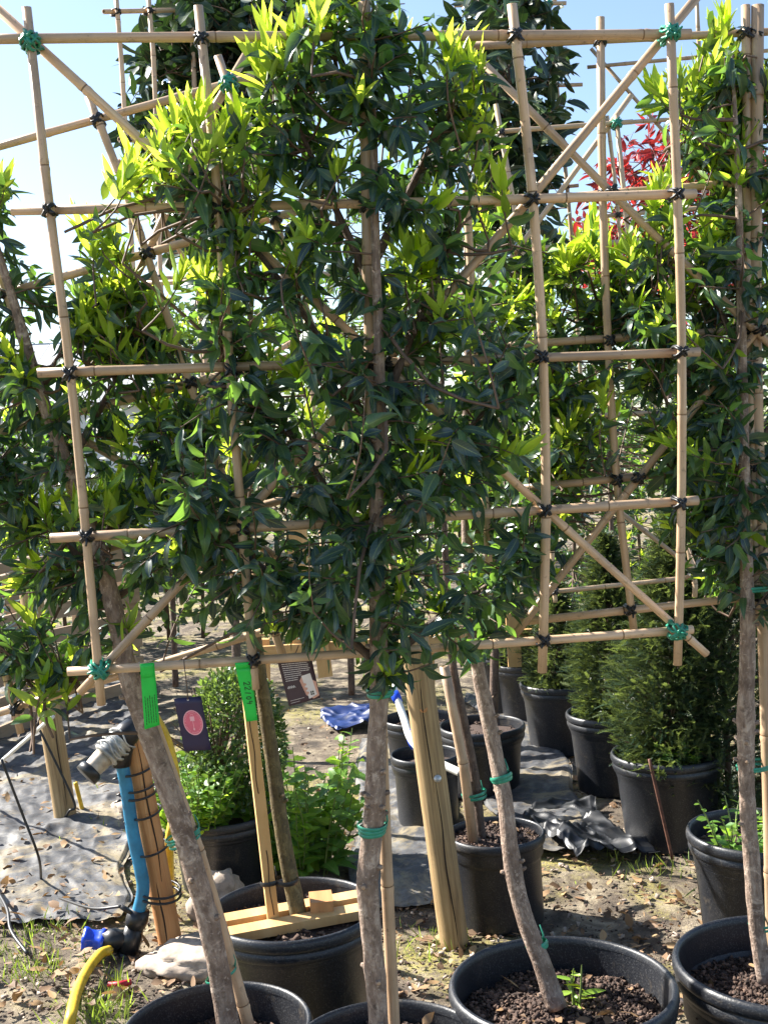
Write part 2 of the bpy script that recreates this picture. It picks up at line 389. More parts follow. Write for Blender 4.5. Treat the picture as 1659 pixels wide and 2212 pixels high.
# ------------------------------------------------------------------ bamboo
def cane(parent, pts, r=0.0105, name='cane', mat='bamboo', seg=10, split=False):
    pts = [Vector(p) for p in pts]
    L = sum((pts[i + 1] - pts[i]).length for i in range(len(pts) - 1))
    n = max(6, int(L / 0.10))
    base = bez(pts, n)
    # cumulative
    cum = [0]
    for i in range(n - 1): cum.append(cum[-1] + (base[i + 1] - base[i]).length)
    L = cum[-1]
    def at(sv):
        sv = min(max(sv, 0), L)
        for i in range(n - 1):
            if cum[i + 1] >= sv - 1e-9:
                k = (sv - cum[i]) / max(1e-9, cum[i + 1] - cum[i]); return base[i].lerp(base[i + 1], k)
        return base[-1]
    ss = []; rr = []; ring = []
    pos = 0.0; nd = rng.uniform(0.06, 0.28)
    ss.append(0); rr.append(r)
    while nd < L - 0.03:
        ss += [nd - 0.014, nd - 0.004, nd - 0.0015, nd + 0.0015, nd + 0.006, nd + 0.016]
        rr += [r * 1.0, r * 1.09, r * 1.02, r * 1.02, r * 1.12, r * 1.0]
        ring.append(len(ss) - 4)
        step = rng.uniform(0.22, 0.36); 
        if step > 0.2 and nd + step / 2 < L: ss.append(nd + step / 2); rr.append(r * 0.985)
        nd += step
    while ss and ss[-1] > L - 0.01: ss.pop(); rr.pop()
    ss.append(L); rr.append(r)
    tap = rng.uniform(-0.10, 0.10)
    wob = rng.uniform(0, 9)
    P = []
    for sv in ss:
        p = at(sv)
        p = p + Vector((math.sin(sv * 3.1 + wob), math.sin(sv * 2.3 + wob * 2), math.cos(sv * 2.7 + wob))) * 0.0022
        P.append(p)
    rr = [q * (1 + tap * (sv / L - 0.5)) for q, sv in zip(rr, ss)]
    mb = MB()
    ringset = set(ring)
    rings = mb.tube(P, rr, seg, cap=False, ringmi=lambda i: 1 if i in ringset else 0)
    for e, rg, nb in ((0, rings[0], 1), (-1, rings[-1], -2)):
        d = (P[e] - P[nb]).normalized()
        inner = [mb.vert(P[e].lerp(Vector(mb.v[k]), 0.62)) for k in rg]
        deep = [mb.vert(Vector(mb.v[k]) - d * 0.012) for k in inner]
        for k in range(seg):
            k2 = (k + 1) % seg
            a = (rg[k], rg[k2], inner[k2], inner[k]); b_ = (inner[k], inner[k2], deep[k2], deep[k])
            mb.face(a if e else a[::-1], None, 2); mb.face(b_ if e else b_[::-1], None, 1)
        mb.face(deep if e else deep[::-1], None, 1)
    return mb.build(name, [mat, 'node', 'pith'], parent)
def near_on(pl, p):
    """closest tangent on a polyline"""
    best = None
    for i in range(len(pl) - 1):
        a, b = pl[i], pl[i + 1]; t = max(0, min(1, (p - a).dot(b - a) / (b - a).length_squared))
        q = a.lerp(b, t); d = (q - p).length
        if best is None or d < best[0]: best = (d, q, (b - a).normalized())
    return best
def lash(parent, p, a, b, nrm, r, mat='black_tie', loops=2, thick=0.0026, big=1.0, name='tie', jit=0.0012):
    """string lashing round two crossing canes"""
    mb = MB()
    e1 = (a + b).normalized(); e2 = (a - b).normalized()
    for e, f in ((e1, e2), (e2, e1)):
        for k in range(loops):
            off = f * ((k - (loops - 1) / 2) * thick * 1.9 + rng.uniform(-0.001, 0.001))
            pts = []
            h = r * 2.1 + thick; wd = r * 1.55 * big
            for q in range(14):
                an = 2 * math.pi * q / 14
                cs, sn = math.cos(an), math.sin(an)
                pts.append(p + off + nrm * (h * (abs(cs) ** 0.7) * (1 if cs > 0 else -1)) + e * (wd * (abs(sn) ** 0.7) * (1 if sn > 0 else -1)) + f * rng.uniform(-jit, jit) + e * rng.uniform(-jit, jit))
            mb.tube(pts, thick, 5, closed=True)
    kp = p - nrm * (r * 2.2) + e1 * rng.uniform(-0.006, 0.006)
    for q in range(2):
        dd = (e1 * rng.uniform(-1, 1) + e2 * rng.uniform(-1, 1) - Vector((0, 0, 0.5)) - nrm * 0.6).normalized()
        mb.tube([kp, kp + dd * 0.008 + nrm * 0.001, kp + dd * 0.016 * big], [thick * 1.4, thick, thick * 0.7], 5)
    return mb.build(name, mat, parent)
def band(parent, c, axis, rad, mat='green_tie', turns=3, w=0.006, ecc=1.0, edir=None, name='tie', spread=0.008, tilt=0.1):
    """flat garden tie wound round a stem (and stake)"""
    axis = axis.normalized(); e1 = (edir - axis * edir.dot(axis)).normalized() if edir else axis.orthogonal().normalized(); e2 = axis.cross(e1)
    mb = MB()
    for t in range(turns):
        ph = rng.uniform(0, 6); tl = rng.uniform(-tilt, tilt); o = axis * ((t - (turns - 1) / 2) * spread)
        n = 20; ra = []; rb = []
        for k in range(n):
            an = 2 * math.pi * k / n
            q = c + o + e1 * (rad * ecc * math.cos(an)) + e2 * (rad * math.sin(an)) + axis * (tl * rad * math.cos(an + ph))
            out = (e1 * math.cos(an) + e2 * math.sin(an)) * (0.0015 * t)
            ra.append((mb.vert(q + out - axis * w / 2), mb.vert(q + out * 1.2 + (e1 * math.cos(an) + e2 * math.sin(an)) * 0.0022), mb.vert(q + out + axis * w / 2)))
        for k in range(n):
            A, B = ra[k], ra[(k + 1) % n]
            mb.face((A[0], B[0], B[1], A[1])); mb.face((A[1], B[1], B[2], A[2]))
    # a loose tail
    q = c + e1 * (rad * ecc); mb.tube([q, q + axis * 0.012 + e1 * 0.006, q + axis * 0.035 + e1 * 0.004], [0.003, 0.002, 0.0015], 5)
    return mb.build(name, mat, parent)

def trellis(label, plane, vert, hori, diag, r=0.0105, mat='bamboo', group='bamboo trellis frames', ties=True, green=(), offs=(0.0, 0.021, 0.041), rv=None, loc=None, seg=10, thick=0.0026):
    """vert / hori / diag: pixel polylines laid in the trellis' own plane"""
    allp = []
    P = {}
    for key, lst, off in (('v', vert, offs[0]), ('h', hori, offs[1]), ('d', diag, offs[2])):
        P[key] = [[plane.at(x, y, off) for x, y in pl] for pl in lst]
    low = min((p for k in P for pl in P[k] for p in pl), key=lambda p: p.z)
    root = empty('bamboo_trellis', Vector((low.x, low.y, low.z)), label, 'trellis', group)
    for key in 'vhd':
        for i, pl in enumerate(P[key]):
            rad = (rv or {}).get((key, i), r)
            cane(root, pl, rad * rng.uniform(0.94, 1.06), mat=mat, seg=seg)
    if ties:
        for k1, k2 in (('v', 'h'), ('d', 'h')):
            for i, A in enumerate(P[k1]):
                for j, B in enumerate(P[k2]):
                    # crossing in pixel space
                    a = [to_px(p) for p in A]; b = [to_px(p) for p in B]; hit = None
                    for ii in range(len(a) - 1):
                        for jj in range(len(b) - 1):
                            x1, y1, _ = a[ii]; x2, y2, _ = a[ii + 1]; x3, y3, _ = b[jj]; x4, y4, _ = b[jj + 1]
                            den = (x1 - x2) * (y3 - y4) - (y1 - y2) * (x3 - x4)
                            if abs(den) < 1e-6: continue
                            t = ((x1 - x3) * (y3 - y4) - (y1 - y3) * (x3 - x4)) / den; u = ((x1 - x3) * (y1 - y2) - (y1 - y3) * (x1 - x2)) / den
                            if -0.02 <= t <= 1.02 and -0.02 <= u <= 1.02: hit = (A[ii].lerp(A[ii + 1], t), (A[ii + 1] - A[ii]).normalized(), (B[jj + 1] - B[jj]).normalized(), x1 + (x2 - x1) * t, y1 + (y2 - y1) * t)
                    if not hit: continue
                    p, da, db, hx, hy = hit
                    if k1 == 'd' and rng.random() < 0.5: continue
                    if da.dot(db) < 0: db = -db
                    sgn = 1 if k1 == 'v' else -1
                    p = p + plane.n * (sgn * r)
                    g = any(abs(hx - gx) < 45 and abs(hy - gy) < 45 for gx, gy in green)
                    if g and k1 == 'v': lash(root, p, da, db, plane.n, r * 1.1, 'green_tie', 3, thick * 1.2, 1.15, jit=0.004)
                    elif not g: lash(root, p, da, db, plane.n, r, 'black_tie', 2, thick)
    return root

# ------------------------------------------------------------------ leaves
def leaf_arrays(L, W, nl=6, bend=0.35, fold=0.25, curl=0.0, shape='lance', twist=0.0, cols=1):
    vs = []; uv = []
    ang = 0.0; y = 0.0; z = 0.0; ds = L / nl
    for i in range(nl + 1):
        t = i / nl
        if shape == 'lance': wd = math.sin(math.pi * min(1, t ** 0.72)) ** 0.85 if 0 < t < 1 else 0
        elif shape == 'oval': wd = math.sin(math.pi * t ** 0.85) ** 0.62 if 0 < t < 1 else 0
        else: wd = (1 - t) ** 0.7 * min(1, t * 5 + 0.15) * (1.12 if i % 2 else 0.86) if 0 < t < 1 else 0      # toothed
        wd = max(wd, 0.03) * W / 2
        a = ang; tw = twist * t
        for sx in (-1, 0, 1):
            x = sx * wd; zz = abs(sx) * wd * fold + (curl * wd * math.sin(t * 9 + sx) if sx else 0)
            x2 = x * math.cos(tw) - zz * math.sin(tw); z2 = x * math.sin(tw) + zz * math.cos(tw)
            vs.append((x2, y - math.sin(a) * -z2 * 0 + 0, z + z2)); uv.append(((sx + 1) / 2, t))
        y += ds * math.cos(a); z -= ds * math.sin(a); ang += bend / nl * (0.4 + 1.2 * t)
    f = []
    for i in range(nl):
        a = i * 3
        f += [(a, a + 1, a + 4, a + 3), (a + 1, a + 2, a + 5, a + 4)]
    return np.array(vs, dtype=np.float64), np.array(f, dtype=np.int64), np.array(uv, dtype=np.float32)
LEAF = {}
def leaf_set(key, n, Lr, Wr, mat, shape='lance', nl=6, bend=(0.1, 0.9), fold=(0.1, 0.5), curl=0.1):
    out = []
    for i in range(n):
        v, f, u = leaf_arrays(rng.uniform(*Lr), rng.uniform(*Wr), nl, rng.uniform(*bend), rng.uniform(*fold), rng.uniform(-curl, curl), shape, rng.uniform(-0.5, 0.5))
        tint = i / max(1, n - 1)
        mb = MB(); mb.v = [tuple(p) for p in v]; mb.f = [tuple(int(k) for k in q) for q in f]; mb.uv = [[tuple(float(c) for c in u[k]) for k in q] for q in f]
        mb.mi = [0] * len(f); mb.ti = [tint] * len(v)
        out.append((v, f, u, tint, mb, mat, [None]))
    LEAF[key] = out
leaf_set('old', 20, (0.040, 0.082), (0.012, 0.023), 'leaf', bend=(0.0, 2.1), fold=(0.05, 0.8), curl=0.35)
leaf_set('mid', 8, (0.045, 0.066), (0.014, 0.020), 'leaf_mid', bend=(-0.1, 1.0), fold=(0.1, 0.7), curl=0.3)
leaf_set('young', 8, (0.045, 0.072), (0.011, 0.017), 'leaf_young', bend=(-0.3, 0.4), fold=(0.2, 0.6))
leaf_set('dark', 10, (0.085, 0.125), (0.036, 0.052), 'leaf_dark', 'oval', bend=(0.1, 0.7), fold=(0.05, 0.35), curl=0.2)
leaf_set('red', 8, (0.05, 0.09), (0.016, 0.024), 'leaf_red')
leaf_set('weed', 8, (0.05, 0.085), (0.035, 0.055), 'leaf_weed', 'tooth', 8)
leaf_set('weed_s', 8, (0.03, 0.05), (0.018, 0.028), 'leaf_weed', 'oval', 4)
leaf_set('box', 8, (0.016, 0.024), (0.010, 0.014), 'leaf_box', 'oval', 2)
leaf_set('far', 8, (0.10, 0.17), (0.07, 0.11), 'leaf_far', 'oval', 3)
leaf_set('hedge', 8, (0.09, 0.14), (0.05, 0.08), 'leaf_hedge', 'oval', 3)
leaf_set('litter', 10, (0.03, 0.075), (0.018, 0.038), 'litter', 'lance', 4, bend=(-0.8, 0.9), fold=(-0.2, 0.6), curl=0.5)

def basis(d, n):
    d = d.normalized(); x = d.cross(n)
    if x.length < 1e-4: x = d.orthogonal()
    x.normalize(); z = x.cross(d)
    return x, d, z
def merged(name, items, parent=None, mats=None):
    """items: list of (setkey, variant, matrix 4x4 np) -> one mesh"""
    matlist = []; groups = {}
    for it in items: groups.setdefault((it[0], it[1]), []).append(it[2])
    V = []; Fq = []; U = []; T = []; MI = []; base = 0
    for (k, vi), mats_ in groups.items():
        v, f, u, tint, mb, mat, _ = LEAF[k][vi]
        if mat not in matlist: matlist.append(mat)
        A = np.array(mats_)
        h = np.concatenate([v, np.ones((len(v), 1))], 1)
        W = np.einsum('nij,vj->nvi', A, h)[:, :, :3]
        n = len(A)
        V.append(W.reshape(-1, 3)); Fq.append((f[None] + (base + np.arange(n) * len(v))[:, None, None]).reshape(-1, 4))
        U.append(np.tile(u[f.reshape(-1)], (n, 1)))
        tt = np.clip(tint + nrng.normal(0, 0.12, n), 0, 1); T.append(np.repeat(tt, len(v)))
        MI.append(np.full(n * len(f), matlist.index(mat))); base += n * len(v)
    if not V: return None
    V = np.concatenate(V); Fq = np.concatenate(Fq); U = np.concatenate(U); T = np.concatenate(T); MI = np.concatenate(MI)
    me = bpy.data.meshes.new(name)
    me.vertices.add(len(V)); me.vertices.foreach_set('co', V.astype(np.float32).ravel())
    me.loops.add(Fq.size); me.loops.foreach_set('vertex_index', Fq.astype(np.int32).ravel())
    me.polygons.add(len(Fq)); me.polygons.foreach_set('loop_start', (np.arange(len(Fq)) * 4).astype(np.int32))
    me.polygons.foreach_set('material_index', MI.astype(np.int32)); me.polygons.foreach_set('use_smooth', np.ones(len(Fq), dtype=bool))
    uvl = me.uv_layers.new(name='UVMap'); uvl.data.foreach_set('uv', U.astype(np.float32).ravel())
    at = me.attributes.new('tint', 'FLOAT', 'POINT'); at.data.foreach_set('value', T.astype(np.float32))
    for m in matlist: me.materials.append(M[m])
    me.update(); me.validate()
    return link(name, me, parent)
def leaf_obj(key, vi, mat4, parent, name='leaf'):
    it = LEAF[key][vi]
    if it[6][0] is None: it[6][0] = it[4].mesh('leaf', it[5])
    o = bpy.data.objects.new(name, it[6][0]); col.objects.link(o)
    o.parent = parent; o.matrix_parent_inverse = Matrix.Translation(parent.location).inverted()
    o.matrix_basis = Matrix([list(map(float, row)) for row in mat4])
    return o
def mat_of(p, d, n, s=1.0):
    x, y, z = basis(d, n)
    m = np.eye(4); m[:3, 0] = np.array(x) * s; m[:3, 1] = np.array(y) * s; m[:3, 2] = np.array(z) * s; m[:3, 3] = np.array(p); return m
def place_leaves(items, parent, limit=300, stuffname='foliage'):
    """the leaves that show largest become leaf objects, the rest one foliage part"""
    def score(it):
        p = it[2][:3, 3]; x, y, z = to_px(p)
        if not (-20 < x < 1680 and -20 < y < 2230): return 1e9
        nz = abs(float(np.dot(it[2][:3, 2] / np.linalg.norm(it[2][:3, 2]), np.array((p - np.array(EYEP)) / np.linalg.norm(p - np.array(EYEP))))))
        return z * 1.0 - 0.25 * nz
    items = sorted(items, key=score)
    for it in items[:limit]:
        if score(it) < 1e8: leaf_obj(it[0], it[1], it[2], parent)
    rest = [it for it in items[:limit] if score(it) >= 1e8] + items[limit:]
    o = merged(stuffname, rest, parent)
    if o: o['kind'] = 'stuff'
def rvec(s=1.0): return Vector((rng.gauss(0, s), rng.gauss(0, s), rng.gauss(0, s)))
UPZ = Vector((0, 0, 1))
def shoot(items, twigs, p0, p1, key='old', nleaf=9, young=0, scale=1.0, spread=(0.7, 1.25), tw=0.0022, droop=0.95, ykey='young'):
    d = (p1 - p0); L = d.length; d.normalize()
    mid = p0.lerp(p1, 0.5) + rvec(0.06 * L)
    path = bez([p0, mid, p1], 5)
    twigs.tube(path, [tw, tw * 0.9, tw * 0.8, tw * 0.65, tw * 0.45], 4, cap=False)
    side = d.orthogonal().normalized(); side2 = d.cross(side)
    ph = rng.uniform(0, 6.28)
    for i in range(nleaf):
        t = min(1, 0.08 + 0.92 * rng.random() ** 0.85)
        q = path[0].lerp(path[-1], t) if len(path) < 3 else path[min(3, int(t * 4))].lerp(path[min(4, int(t * 4) + 1)], t * 4 - min(3, int(t * 4)))
        ph += rng.uniform(1.2, 3.6)
        rad = side * math.cos(ph) + side2 * math.sin(ph)
        a = rng.uniform(*spread)
        ld = d * math.cos(a) + rad * math.sin(a) - UPZ * rng.uniform(0, droop) + rvec(0.12)
        nn = UPZ * 0.5 - Vector((0, 1, 0)) * 0.45 + rvec(0.65)
        items.append((key, rng.randrange(len(LEAF[key])), mat_of(q + rad * 0.003, ld, nn, scale * rng.uniform(0.62, 1.15))))
    for i in range(4 if young else 0):
        ph += 2.4
        rad = side * math.cos(ph) + side2 * math.sin(ph)
        a = rng.uniform(0.6, 1.2)
        items.append(('mid' if ykey == 'young' else key, rng.randrange(8), mat_of(p1 - d * rng.uniform(0.03, 0.08), d * math.cos(a) + rad * math.sin(a) + rvec(0.1), UPZ * 0.4 - rad + rvec(0.4), scale * rng.uniform(0.8, 1.15))))
    for i in range(young):
        ph += 2.4
        rad = side * math.cos(ph) + side2 * math.sin(ph)
        a = rng.uniform(0.25, 0.9) * (0.45 + i / max(1, young))
        yd = (d * 0.6 + UPZ * 0.5).normalized()
        ld = yd * math.cos(a) + rad * math.sin(a) + rvec(0.06)
        items.append((ykey, rng.randrange(len(LEAF[ykey])), mat_of(p1 - d * (0.05 * i / max(1, young)), ld, -rad + rvec(0.3), scale * rng.uniform(0.7, 1.15))))
def inpoly(x, y, poly):
    c = False; n = len(poly); j = n - 1
    for i in range(n):
        xi, yi = poly[i]; xj, yj = poly[j]
        if (yi > y) != (yj > y) and x < (xj - xi) * (y - yi) / (yj - yi) + xi: c = not c
        j = i
    return c
def sample_poly(poly):
    xs = [p[0] for p in poly]; ys = [p[1] for p in poly]
    while True:
        x = rng.uniform(min(xs), max(xs)); y = rng.uniform(min(ys), max(ys))
        if inpoly(x, y, poly): return x, y
def trunk_mesh(pts, rad, name, parent, mat='bark', seg=14, knots=6, step=0.025, lump=0.10, cutmat='cut'):
    L = sum((Vector(pts[i + 1]) - Vector(pts[i])).length for i in range(len(pts) - 1))
    n = max(8, int(L / step)); path = bez(pts, n)
    rr = [0.77 * np.interp(i / (n - 1) * (len(rad) - 1), range(len(rad)), rad) for i in range(n)]
    kn = []
    for k in range(knots):
        i = rng.randrange(int(n * 0.03), int(n * 0.95)); kn.append((path[i], rng.uniform(0, 6.28), rr[i], i))
    def rf(p, an, L_):
        v = 1 + lump * noise.noise(p * 14) + lump * 0.5 * noise.noise(p * 45)
        for kp, ka, kr, ki in kn:
            d2 = ((p - kp).length_squared) / (kr * 1.15) ** 2
            da = math.cos(an - ka)
            if da > 0: v += 0.38 * math.exp(-d2 * 1.6) * da ** 3
        return v
    mb = MB(); rings = mb.tube(path, rr, seg, True, rfun=rf)
    for kp, ka, kr, ki in kn:
        k = int((ka / (2 * math.pi)) * seg) % seg
        sp = Vector(mb.v[rings[ki][k]]); od = (sp - path[ki]).normalized() + UPZ * 0.3
        mb.tube([sp - od * 0.008, sp + od * 0.003, sp + od * 0.008], [kr * 0.34, kr * 0.28, kr * 0.19], 7, True, 0, 1)
    o = mb.build(name, [mat, cutmat], parent); return o, path

def pleached(name, label, cat, group, plane, trunk_pts, trunk_r, crown, shoots, young_spots=(), young_p=0.15, limbs=(), key='old', thick=0.10, off=0.03,
             mat='bark', scale=1.0, knots=8, nleaf=(7, 11), limit=300, ykey='young', dens=None, yn=(5, 9), step=0.025, front=None):
    root = empty(name, trunk_pts[0], label, cat, group)
    tr, path = trunk_mesh(trunk_pts, trunk_r, 'trunk', root, mat, knots=knots, step=step)
    twigs = MB(); items = []
    lines = [path[len(path) // 3:]]
    for lb in limbs:
        q = [plane.at(x, y, off + (o_ if len(t_) else 0)) for (x, y, *t_), o_ in ((pp, (pp[2] if len(pp) > 2 else 0)) for pp in lb)]
        q = bez(q, 14)
        mb = MB(); mb.tube(q, [0.010 * scale * (1 - 0.65 * i / 13) for i in range(14)], 7, True, rfun=lambda p, an, l: 1 + 0.15 * noise.noise(p * 30))
        mb.build('branch', 'bark_dark', root)
        lines.append(q)
    lp = [p for l in lines for p in l]
    for i in range(shoots):
        for _ in range(20):
            x, y = sample_poly(crown)
            if dens is None or rng.random() < dens(x, y): break
        p1 = plane.at(x, y, off + rng.gauss(0, thick) - (0.09 if front and front(x, y) and rng.random() < 0.6 else 0))
        b = min(lp, key=lambda q: (q - p1).length + 0.4 * max(0, q.z - p1.z) + rng.random() * 0.12)
        v = p1 - b; L = v.length
        if L > 0.22:                         # thin branch from the limb to the shoot's foot
            foot = p1 - (v.normalized() * 0.6 + UPZ * 0.7 + rvec(0.45)).normalized() * rng.uniform(0.15, 0.28)
            twigs.tube(bez([b, b.lerp(foot, 0.5) - UPZ * 0.01 + rvec(0.02), foot], 5), [0.0045, 0.004, 0.0035, 0.003, 0.0026], 4, cap=False)
        else: foot = b
        yy = rng.randint(*yn) if rng.random() < young_p else 0
        shoot(items, twigs, foot, p1, key, rng.randint(*nleaf), yy, scale, ykey=ykey)
    for (x, y, k) in young_spots:
        for j in range(k + 1):
            p1 = plane.at(x + rng.gauss(0, 18), y + rng.gauss(0, 16), off + rng.gauss(-0.02, thick * 0.6))
            foot = p1 - (UPZ * 0.9 + rvec(0.35)).normalized() * rng.uniform(0.10, 0.17)
            b = min(lp, key=lambda q: (q - foot).length + 0.5 * max(0, q.z - foot.z))
            if (b - foot).length < 0.35: twigs.tube(bez([b, b.lerp(foot, 0.5) + rvec(0.015), foot], 4), [0.004, 0.0034, 0.003, 0.0025], 4, cap=False)
            shoot(items, twigs, foot, p1, key, rng.randint(2, 4), rng.randint(yn[0] + 2, yn[1] + 2), scale, ykey=ykey)
    t = twigs.build('twigs', 'twig', root); t['kind'] = 'stuff'
    place_leaves(items, root, limit)
    return root

# ================================================================== SETTING
def gz(x, y):
    p = Vector((x, y, 0))
    return 0.016 * noise.noise(p * 1.7) + 0.010 * noise.noise(p * 5.3) + 0.006 * noise.noise(p * 15) - 0.012
def axis(lo, hi, step, far, grow=1.35):
    a = list(np.arange(lo, hi + 1e-6, step)); s = step
    b = hi; s = step
    while b < far: s *= grow; b += s; a.append(b)
    return a
xs = axis(0, 2.6, 0.032, 220); xs = [-v for v in reversed(xs[1:])] + xs
ys = [-30, -12, -5, -2, 0, 1.0] + axis(1.5, 8.5, 0.034, 500)
mb = MB()
nx = len(xs)
for y in ys:
    for x in xs: mb.v.append((x, y, gz(x, y) if y < 40 and abs(x) < 40 else 0.0)); mb.ti.append(0.5)
for j in range(len(ys) - 1):
    for i in range(nx - 1):
        a = j * nx + i; mb.f.append((a, a + 1, a + nx + 1, a + nx)); mb.uv.append([(0, 0)] * 4); mb.mi.append(0)
g = mb.build('ground', 'ground'); g['kind'] = 'structure'

def sheet(name, label, cat, corners, nu, nv, amp, mat, zoff=0.006, seed=0, freq=2.2):
    """wrinkled cloth lying on the ground; corners are ground points"""
    mb = MB(); ids = []
    c = [Vector(q) for q in corners]
    for j in range(nv + 1):
        row = []
        for i in range(nu + 1):
            u, v = i / nu, j / nv
            p = (c[0] * (1 - u) + c[1] * u) * (1 - v) + (c[3] * (1 - u) + c[2] * u) * v
            p = p + Vector((noise.noise(p * 3 + Vector((seed, 0, 0))), noise.noise(p * 3 + Vector((0, seed, 5))), 0)) * 0.06
            q = p * freq + Vector((seed * 3.1, 0, 0))
            rdg = (1 - abs(noise.noise(Vector((q.x * 0.9 + q.y * 0.5, q.y * 1.3 - q.x * .3, seed))))) ** 5
            rdg2 = (1 - abs(noise.noise(Vector((q.x * 2.7 - q.y, q.y * 2.9 + q.x, seed + 4))))) ** 4
            rdg3 = (1 - abs(noise.noise(Vector((q.x * 7.1 + q.y * 2, q.y * 6.3, seed + 9))))) ** 4
            z = gz(p.x, p.y) + 0.02 + zoff + amp * (0.8 * rdg + 0.5 * rdg2 + 0.28 * rdg3) + 0.008 * noise.noise(q * 9)
            e = min(u, v, 1 - u, 1 - v)
            if e < 0.03: z -= 0.012
            row.append(mb.vert((p.x, p.y, z)))
        ids.append(row)
    for j in range(nv):
        for i in range(nu): mb.face((ids[j][i], ids[j][i + 1], ids[j + 1][i + 1], ids[j + 1][i]), [(i / nu, j / nv)] * 4)
    o = mb.build(name, mat); tag(o, label, cat); return o
sheet('ground_membrane', 'wrinkled grey woven weed membrane spread behind the hose post', 'ground cloth',
      [on_z(-140, 2010), on_z(262, 1990), on_z(330, 1470), on_z(-60, 1475)], 130, 190, 0.016, 'membrane', seed=1, freq=2.0)
sheet('ground_membrane', 'shaded weed membrane strip lying beside the bolted timber post', 'ground cloth',
      [on_z(760, 1960), on_z(985, 1960), on_z(985, 1600), on_z(770, 1600)], 40, 80, 0.015, 'membrane', seed=6)
sheet('ground_membrane', 'pale crumpled weed membrane between the yew pots and the leaning trunks', 'ground cloth',
      [on_z(1090, 1850), on_z(1290, 1850), on_z(1180, 1500), on_z(1010, 1500)], 50, 90, 0.020, 'membrane', seed=9)

# ---- litter, chips, grass on the ground
def chip_set(key, n, s, mat):
    out = []
    for i in range(n):
        v = np.array([(x, y, z) for x in (-1, 1) for y in (-1, 1) for z in (-1, 1)], dtype=float)
        v = v * np.array([rng.uniform(0.5, 1.0), rng.uniform(0.25, 0.7), rng.uniform(0.08, 0.32)]) * s + nrng.normal(0, 0.16 * s, (8, 3))
        f = np.array([(0, 1, 3, 2), (4, 6, 7, 5), (0, 4, 5, 1), (2, 3, 7, 6), (0, 2, 6, 4), (1, 5, 7, 3)])
        u = np.zeros((8, 2), dtype=np.float32) + 0.3
        out.append((v, f, u, i / (n - 1), None, mat, [None]))
    LEAF[key] = out
chip_set('chip', 10, 0.0072, 'soil')
chip_set('stone', 8, 0.016, 'stone')
LEAF['blade'] = []
for i in range(6):
    v, f, u = leaf_arrays(rng.uniform(0.04, 0.09), 0.005, 3, rng.uniform(0.2, 1.0), 0.2)
    LEAF['blade'].append((v, f, u, i / 5, None, 'grass', [None]))
def rmat(p, s=1.0, up=0.35):
    return mat_of(p, Vector((rng.gauss(0, 1), rng.gauss(0, 1), rng.gauss(0, up))), UPZ + rvec(up), s)
items = []
for i in range(9000):
    px = rng.uniform(-60, 1720); py = 1480 + 720 * rng.random() ** 0.75
    p = on_z(px, py); 
    k = rng.random()
    if k < 0.62: items.append(('chip', rng.randrange(10), rmat(Vector((p.x, p.y, gz(p.x, p.y) + 0.012)), rng.uniform(0.3, 1.1))))
    elif k < 0.74: items.append(('stone', rng.randrange(8), rmat(Vector((p.x, p.y, gz(p.x, p.y) + 0.008)), rng.uniform(0.25, 0.9))))
    else: items.append(('litter', rng.randrange(10), rmat(Vector((p.x, p.y, gz(p.x, p.y) + 0.014 + (0.03 if px < 260 else 0))), rng.uniform(0.15, 1.0) ** 1.3)))
o = merged('ground_litter', items); o['kind'] = 'stuff'; tag(o, 'dead leaves, bark chips and grit scattered over the nursery ground', 'litter')
items = []
for cx_, cy_, n_, sx_, sy_ in ((60, 2080, 260, 70, 25), (200, 2190, 200, 40, 25), (250, 2160, 120, 20, 40), (110, 2010, 90, 40, 12), (920, 2030, 80, 40, 25), (300, 1780, 60, 60, 30), (1400, 1880, 60, 60, 15), (560, 1850, 60, 80, 20)):
    for i in range(n_):
        p = on_z(cx_ + rng.gauss(0, sx_), cy_ + rng.gauss(0, sy_))
        items.append(('blade', rng.randrange(6), mat_of(Vector((p.x, p.y, gz(p.x, p.y))), UPZ + rvec(0.45), rvec(), rng.uniform(0.4, 1.0))))
o = merged('grass_tufts', items); o['kind'] = 'stuff'; tag(o, 'short bright grass and moss tufts on the bare wet soil', 'grass')

